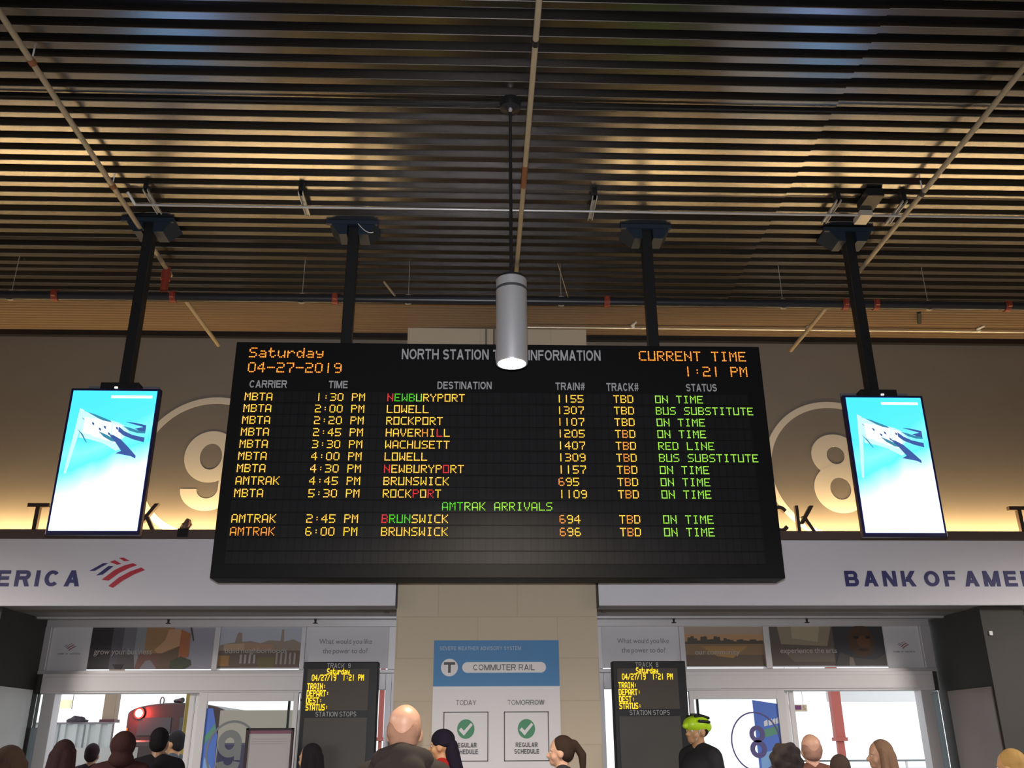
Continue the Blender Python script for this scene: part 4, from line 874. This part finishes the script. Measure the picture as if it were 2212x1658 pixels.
    if hair == 'short': blob('hair', cap, mh, t, M, .010, 2)
    elif hair == 'curly':
        ex = [('e', (.070*math.cos(a*2.4)*math.sin(.5+a/11), -.03+.078*math.sin(a*2.4)*math.sin(.5+a/11), 1.665+.085*math.cos(.5+a/11)), (.030, .030, .030)) for a in range(26)]; blob('hair', cap+ex, mh, t, M, .010, 1)
    elif hair == 'long': blob('hair', cap+[('c', (.045, -.06, 1.63), .055, (.065, -.085, 1.42), .05), ('c', (-.045, -.06, 1.63), .055, (-.065, -.085, 1.42), .05), ('c', (0, -.08, 1.62), .06, (0, -.105, 1.40), .055), ('c', (.075, -.01, 1.66), .03, (.082, .0, 1.46), .032), ('c', (-.075, -.01, 1.66), .03, (-.082, .0, 1.46), .032)], mh, t, M, .010, 2)
    elif hair == 'pony': blob('hair', cap+[('e', (0, -.115, 1.69), (.035, .035, .035)), ('c', (0, -.125, 1.69), .030, (0, -.185, 1.60), .036), ('c', (0, -.185, 1.60), .036, (0, -.19, 1.44), .020)], mh, t, M, .009, 2)
    elif hair == 'fringe': blob('hair', [('e', (.050, -.028, 1.628), (.0345, .070, .056)), ('e', (-.050, -.028, 1.628), (.0345, .070, .056)), ('e', (0, -.044, 1.582), (.070, .068, .050)), ('c', (.045, -.065, 1.62), .034, (0, -.075, 1.59), .034), ('c', (-.045, -.065, 1.62), .034, (0, -.075, 1.59), .034)], mh, t, M, .008, 2)
    elif hair == 'beanie':
        blob('beanie', [('e', (0, -.012, 1.672), (.090, .108, .092)), ('e', (0, -.02, 1.640), (.092, .108, .045))], mh, t, M, .010, 2)
        blob('hair', [('c', (0, -.085, 1.62), .062, (0, -.12, 1.48), .065), ('c', (0, -.12, 1.48), .065, (.0, -.16, 1.37), .06)], mh, t, M, .010, 2)
    elif hair == 'hood': blob('hood', [('e', (0, -.03, 1.645), (.112, .122, .122)), ('e', (0, -.05, 1.52), (.11, .105, .08))], mc, t, M, .012, 2)
    elif hair == 'helmet':
        mn = mat('helmet_neon', (.50, .80, .02), .3)
        hm = blob('helmet', [('e', (0, -.008, 1.675), (.098, .135, .078)), ('e', (0, -.07, 1.655), (.085, .08, .06)), ('c', (0, .09, 1.672), .04, (0, .125, 1.662), .025)], mn, t, M, .009, 1)
        for a in (-.05, 0, .05):
            for y0_, y1_ in ((-.105, -.045), (-.02, .05)):
                h_ = .083 if abs(a) < .01 else .070
                v_ = blob('vent', [('c', (a, y0_, 1.675+h_*(.80 if y0_ < -.05 else 1)-.004), .013, (a*1.1, y1_, 1.675+h_-.004), .013)], M_black, t, M, .006, 1); v_.parent = hm
        for sx in (-1, 1): blob('vent', [('c', (sx*.094, -.07, 1.692), .013, (sx*.094, .04, 1.700), .014)], M_black, t, M, .006, 1).parent = hm
        blob('hair', [('e', (0, -.03, 1.63), (.081, .09, .07))], mh, t, M, .010, 2)
        blob('chin_strap', [('c', (.078, .02, 1.64), .005, (.05, .055, 1.545), .005), ('c', (.05, .055, 1.545), .005, (-.05, .055, 1.545), .005), ('c', (-.078, .02, 1.64), .005, (-.05, .055, 1.545), .005)], mat('strap_grey', (.55, .55, .55), .5), t, M, .005, 0)
    if 'collar' in extra: blob('hood', [('c', (.09, -.05, 1.49), .062, (0, -.115, 1.520), .058), ('c', (-.09, -.05, 1.49), .062, (0, -.115, 1.520), .058), ('c', (.09, -.05, 1.49), .062, (.105, .04, 1.462), .05), ('c', (-.09, -.05, 1.49), .062, (-.105, .04, 1.462), .05), ('e', (0, -.135, 1.44), (.13, .055, .09))], cm('coat', coat2 or coat), t, M, .012, 3)
    if 'scarf' in extra: blob('scarf', [('c', (.05, .02, 1.475), .042, (0, -.07, 1.485), .045), ('c', (-.05, .02, 1.475), .042, (0, -.07, 1.485), .045), ('c', (.05, .02, 1.475), .042, (-.05, .02, 1.475), .042)], cm('scarf', coat2), t, M, .011, 2)
    return t
SK1, SK2, SK3 = (.58, .33, .22), (.52, .28, .14), (.40, .22, .13)
person('person seen from behind at the far left edge of the crowd', 28, 1610, 5.1, 0, SK1, 'long', (.022, .011, .007), (.03, .02, .02))
person('person in grey facing the left doorway, leftmost against the white barrier', 145, 1597, 8.0, -8, SK1, 'long', (.028, .012, .014), (.16, .13, .14))
person('small person in dark top standing beyond the left door opening', 203, 1605, 11.6, 5, SK3, 'short', (.025, .012, .015), (.03, .018, .025))
person('broad person in dark maroon hood in front of the locomotive', 270, 1580, 9.0, 20, SK3, 'hood', (.02, .01, .01), (.05, .02, .018), shoulders=1.12)
person('person in black coat just right of the maroon hood', 349, 1571, 9.45, 0, SK3, 'short', (.012, .010, .012), (.016, .014, .018), shoulders=1.1)
person('person in slate blue jacket near the yellow post', 380, 1577, 10.1+.9, 75, SK2, 'short', (.02, .018, .02), (.10, .11, .13))
person('person in black turned left in front of the left track display', 671, 1605, 8.5, 60, SK2, 'long', (.008, .006, .009), (.02, .018, .02))
person('person in dark brown hooded coat seen from behind, left of the poster', 877, 1518, 4.9, -4, (.50, .27, .18), 'fringe', (.27, .145, .095), (.022, .017, .015), (.023, .017, .015), extra=('collar',), shoulders=1.0)
person('person in dark knit cap and red jacket walking left past the poster', 955, 1575, 8.5, 72, SK2, 'beanie', (.010, .007, .018), (.42, .02, .02), stride=.16)
person('person in dark jacket walking left across the right edge of the poster', 1210, 1588, 8.0, 80, SK1, 'pony', (.035, .02, .014), (.035, .035, .04), stride=.16)
person('cyclist wearing a neon yellow helmet beside the right track display', 1502, 1543, 9.0, 118, SK2, 'helmet', (.02, .015, .012), (.022, .022, .026))
person('person seen from behind at the right doorway, nearest the camera there', 1692, 1607, 5.2, 0, SK1, 'curly', (.022, .015, .015), (.06, .05, .05))
person('person in rust top seen from behind just left of the red column', 1748, 1583, 7.8, -5, (.60, .34, .25), 'fringe', (.30, .17, .13), (.16, .07, .05))
person('short person seen from behind directly below the red column', 1810, 1629, 7.5, 0, SK1, 'short', (.06, .04, .032), (.08, .06, .05))
person('person in slate jacket in profile against the bright right doorway', 1896, 1597, 8.0, 82, SK1, 'long', (.22, .13, .085), (.16, .18, .24))
person('person turned left in front of the dark pier at the far right', 2176, 1617, 6.5, 40, SK2, 'short', (.42, .26, .09), (.10, .08, .06))
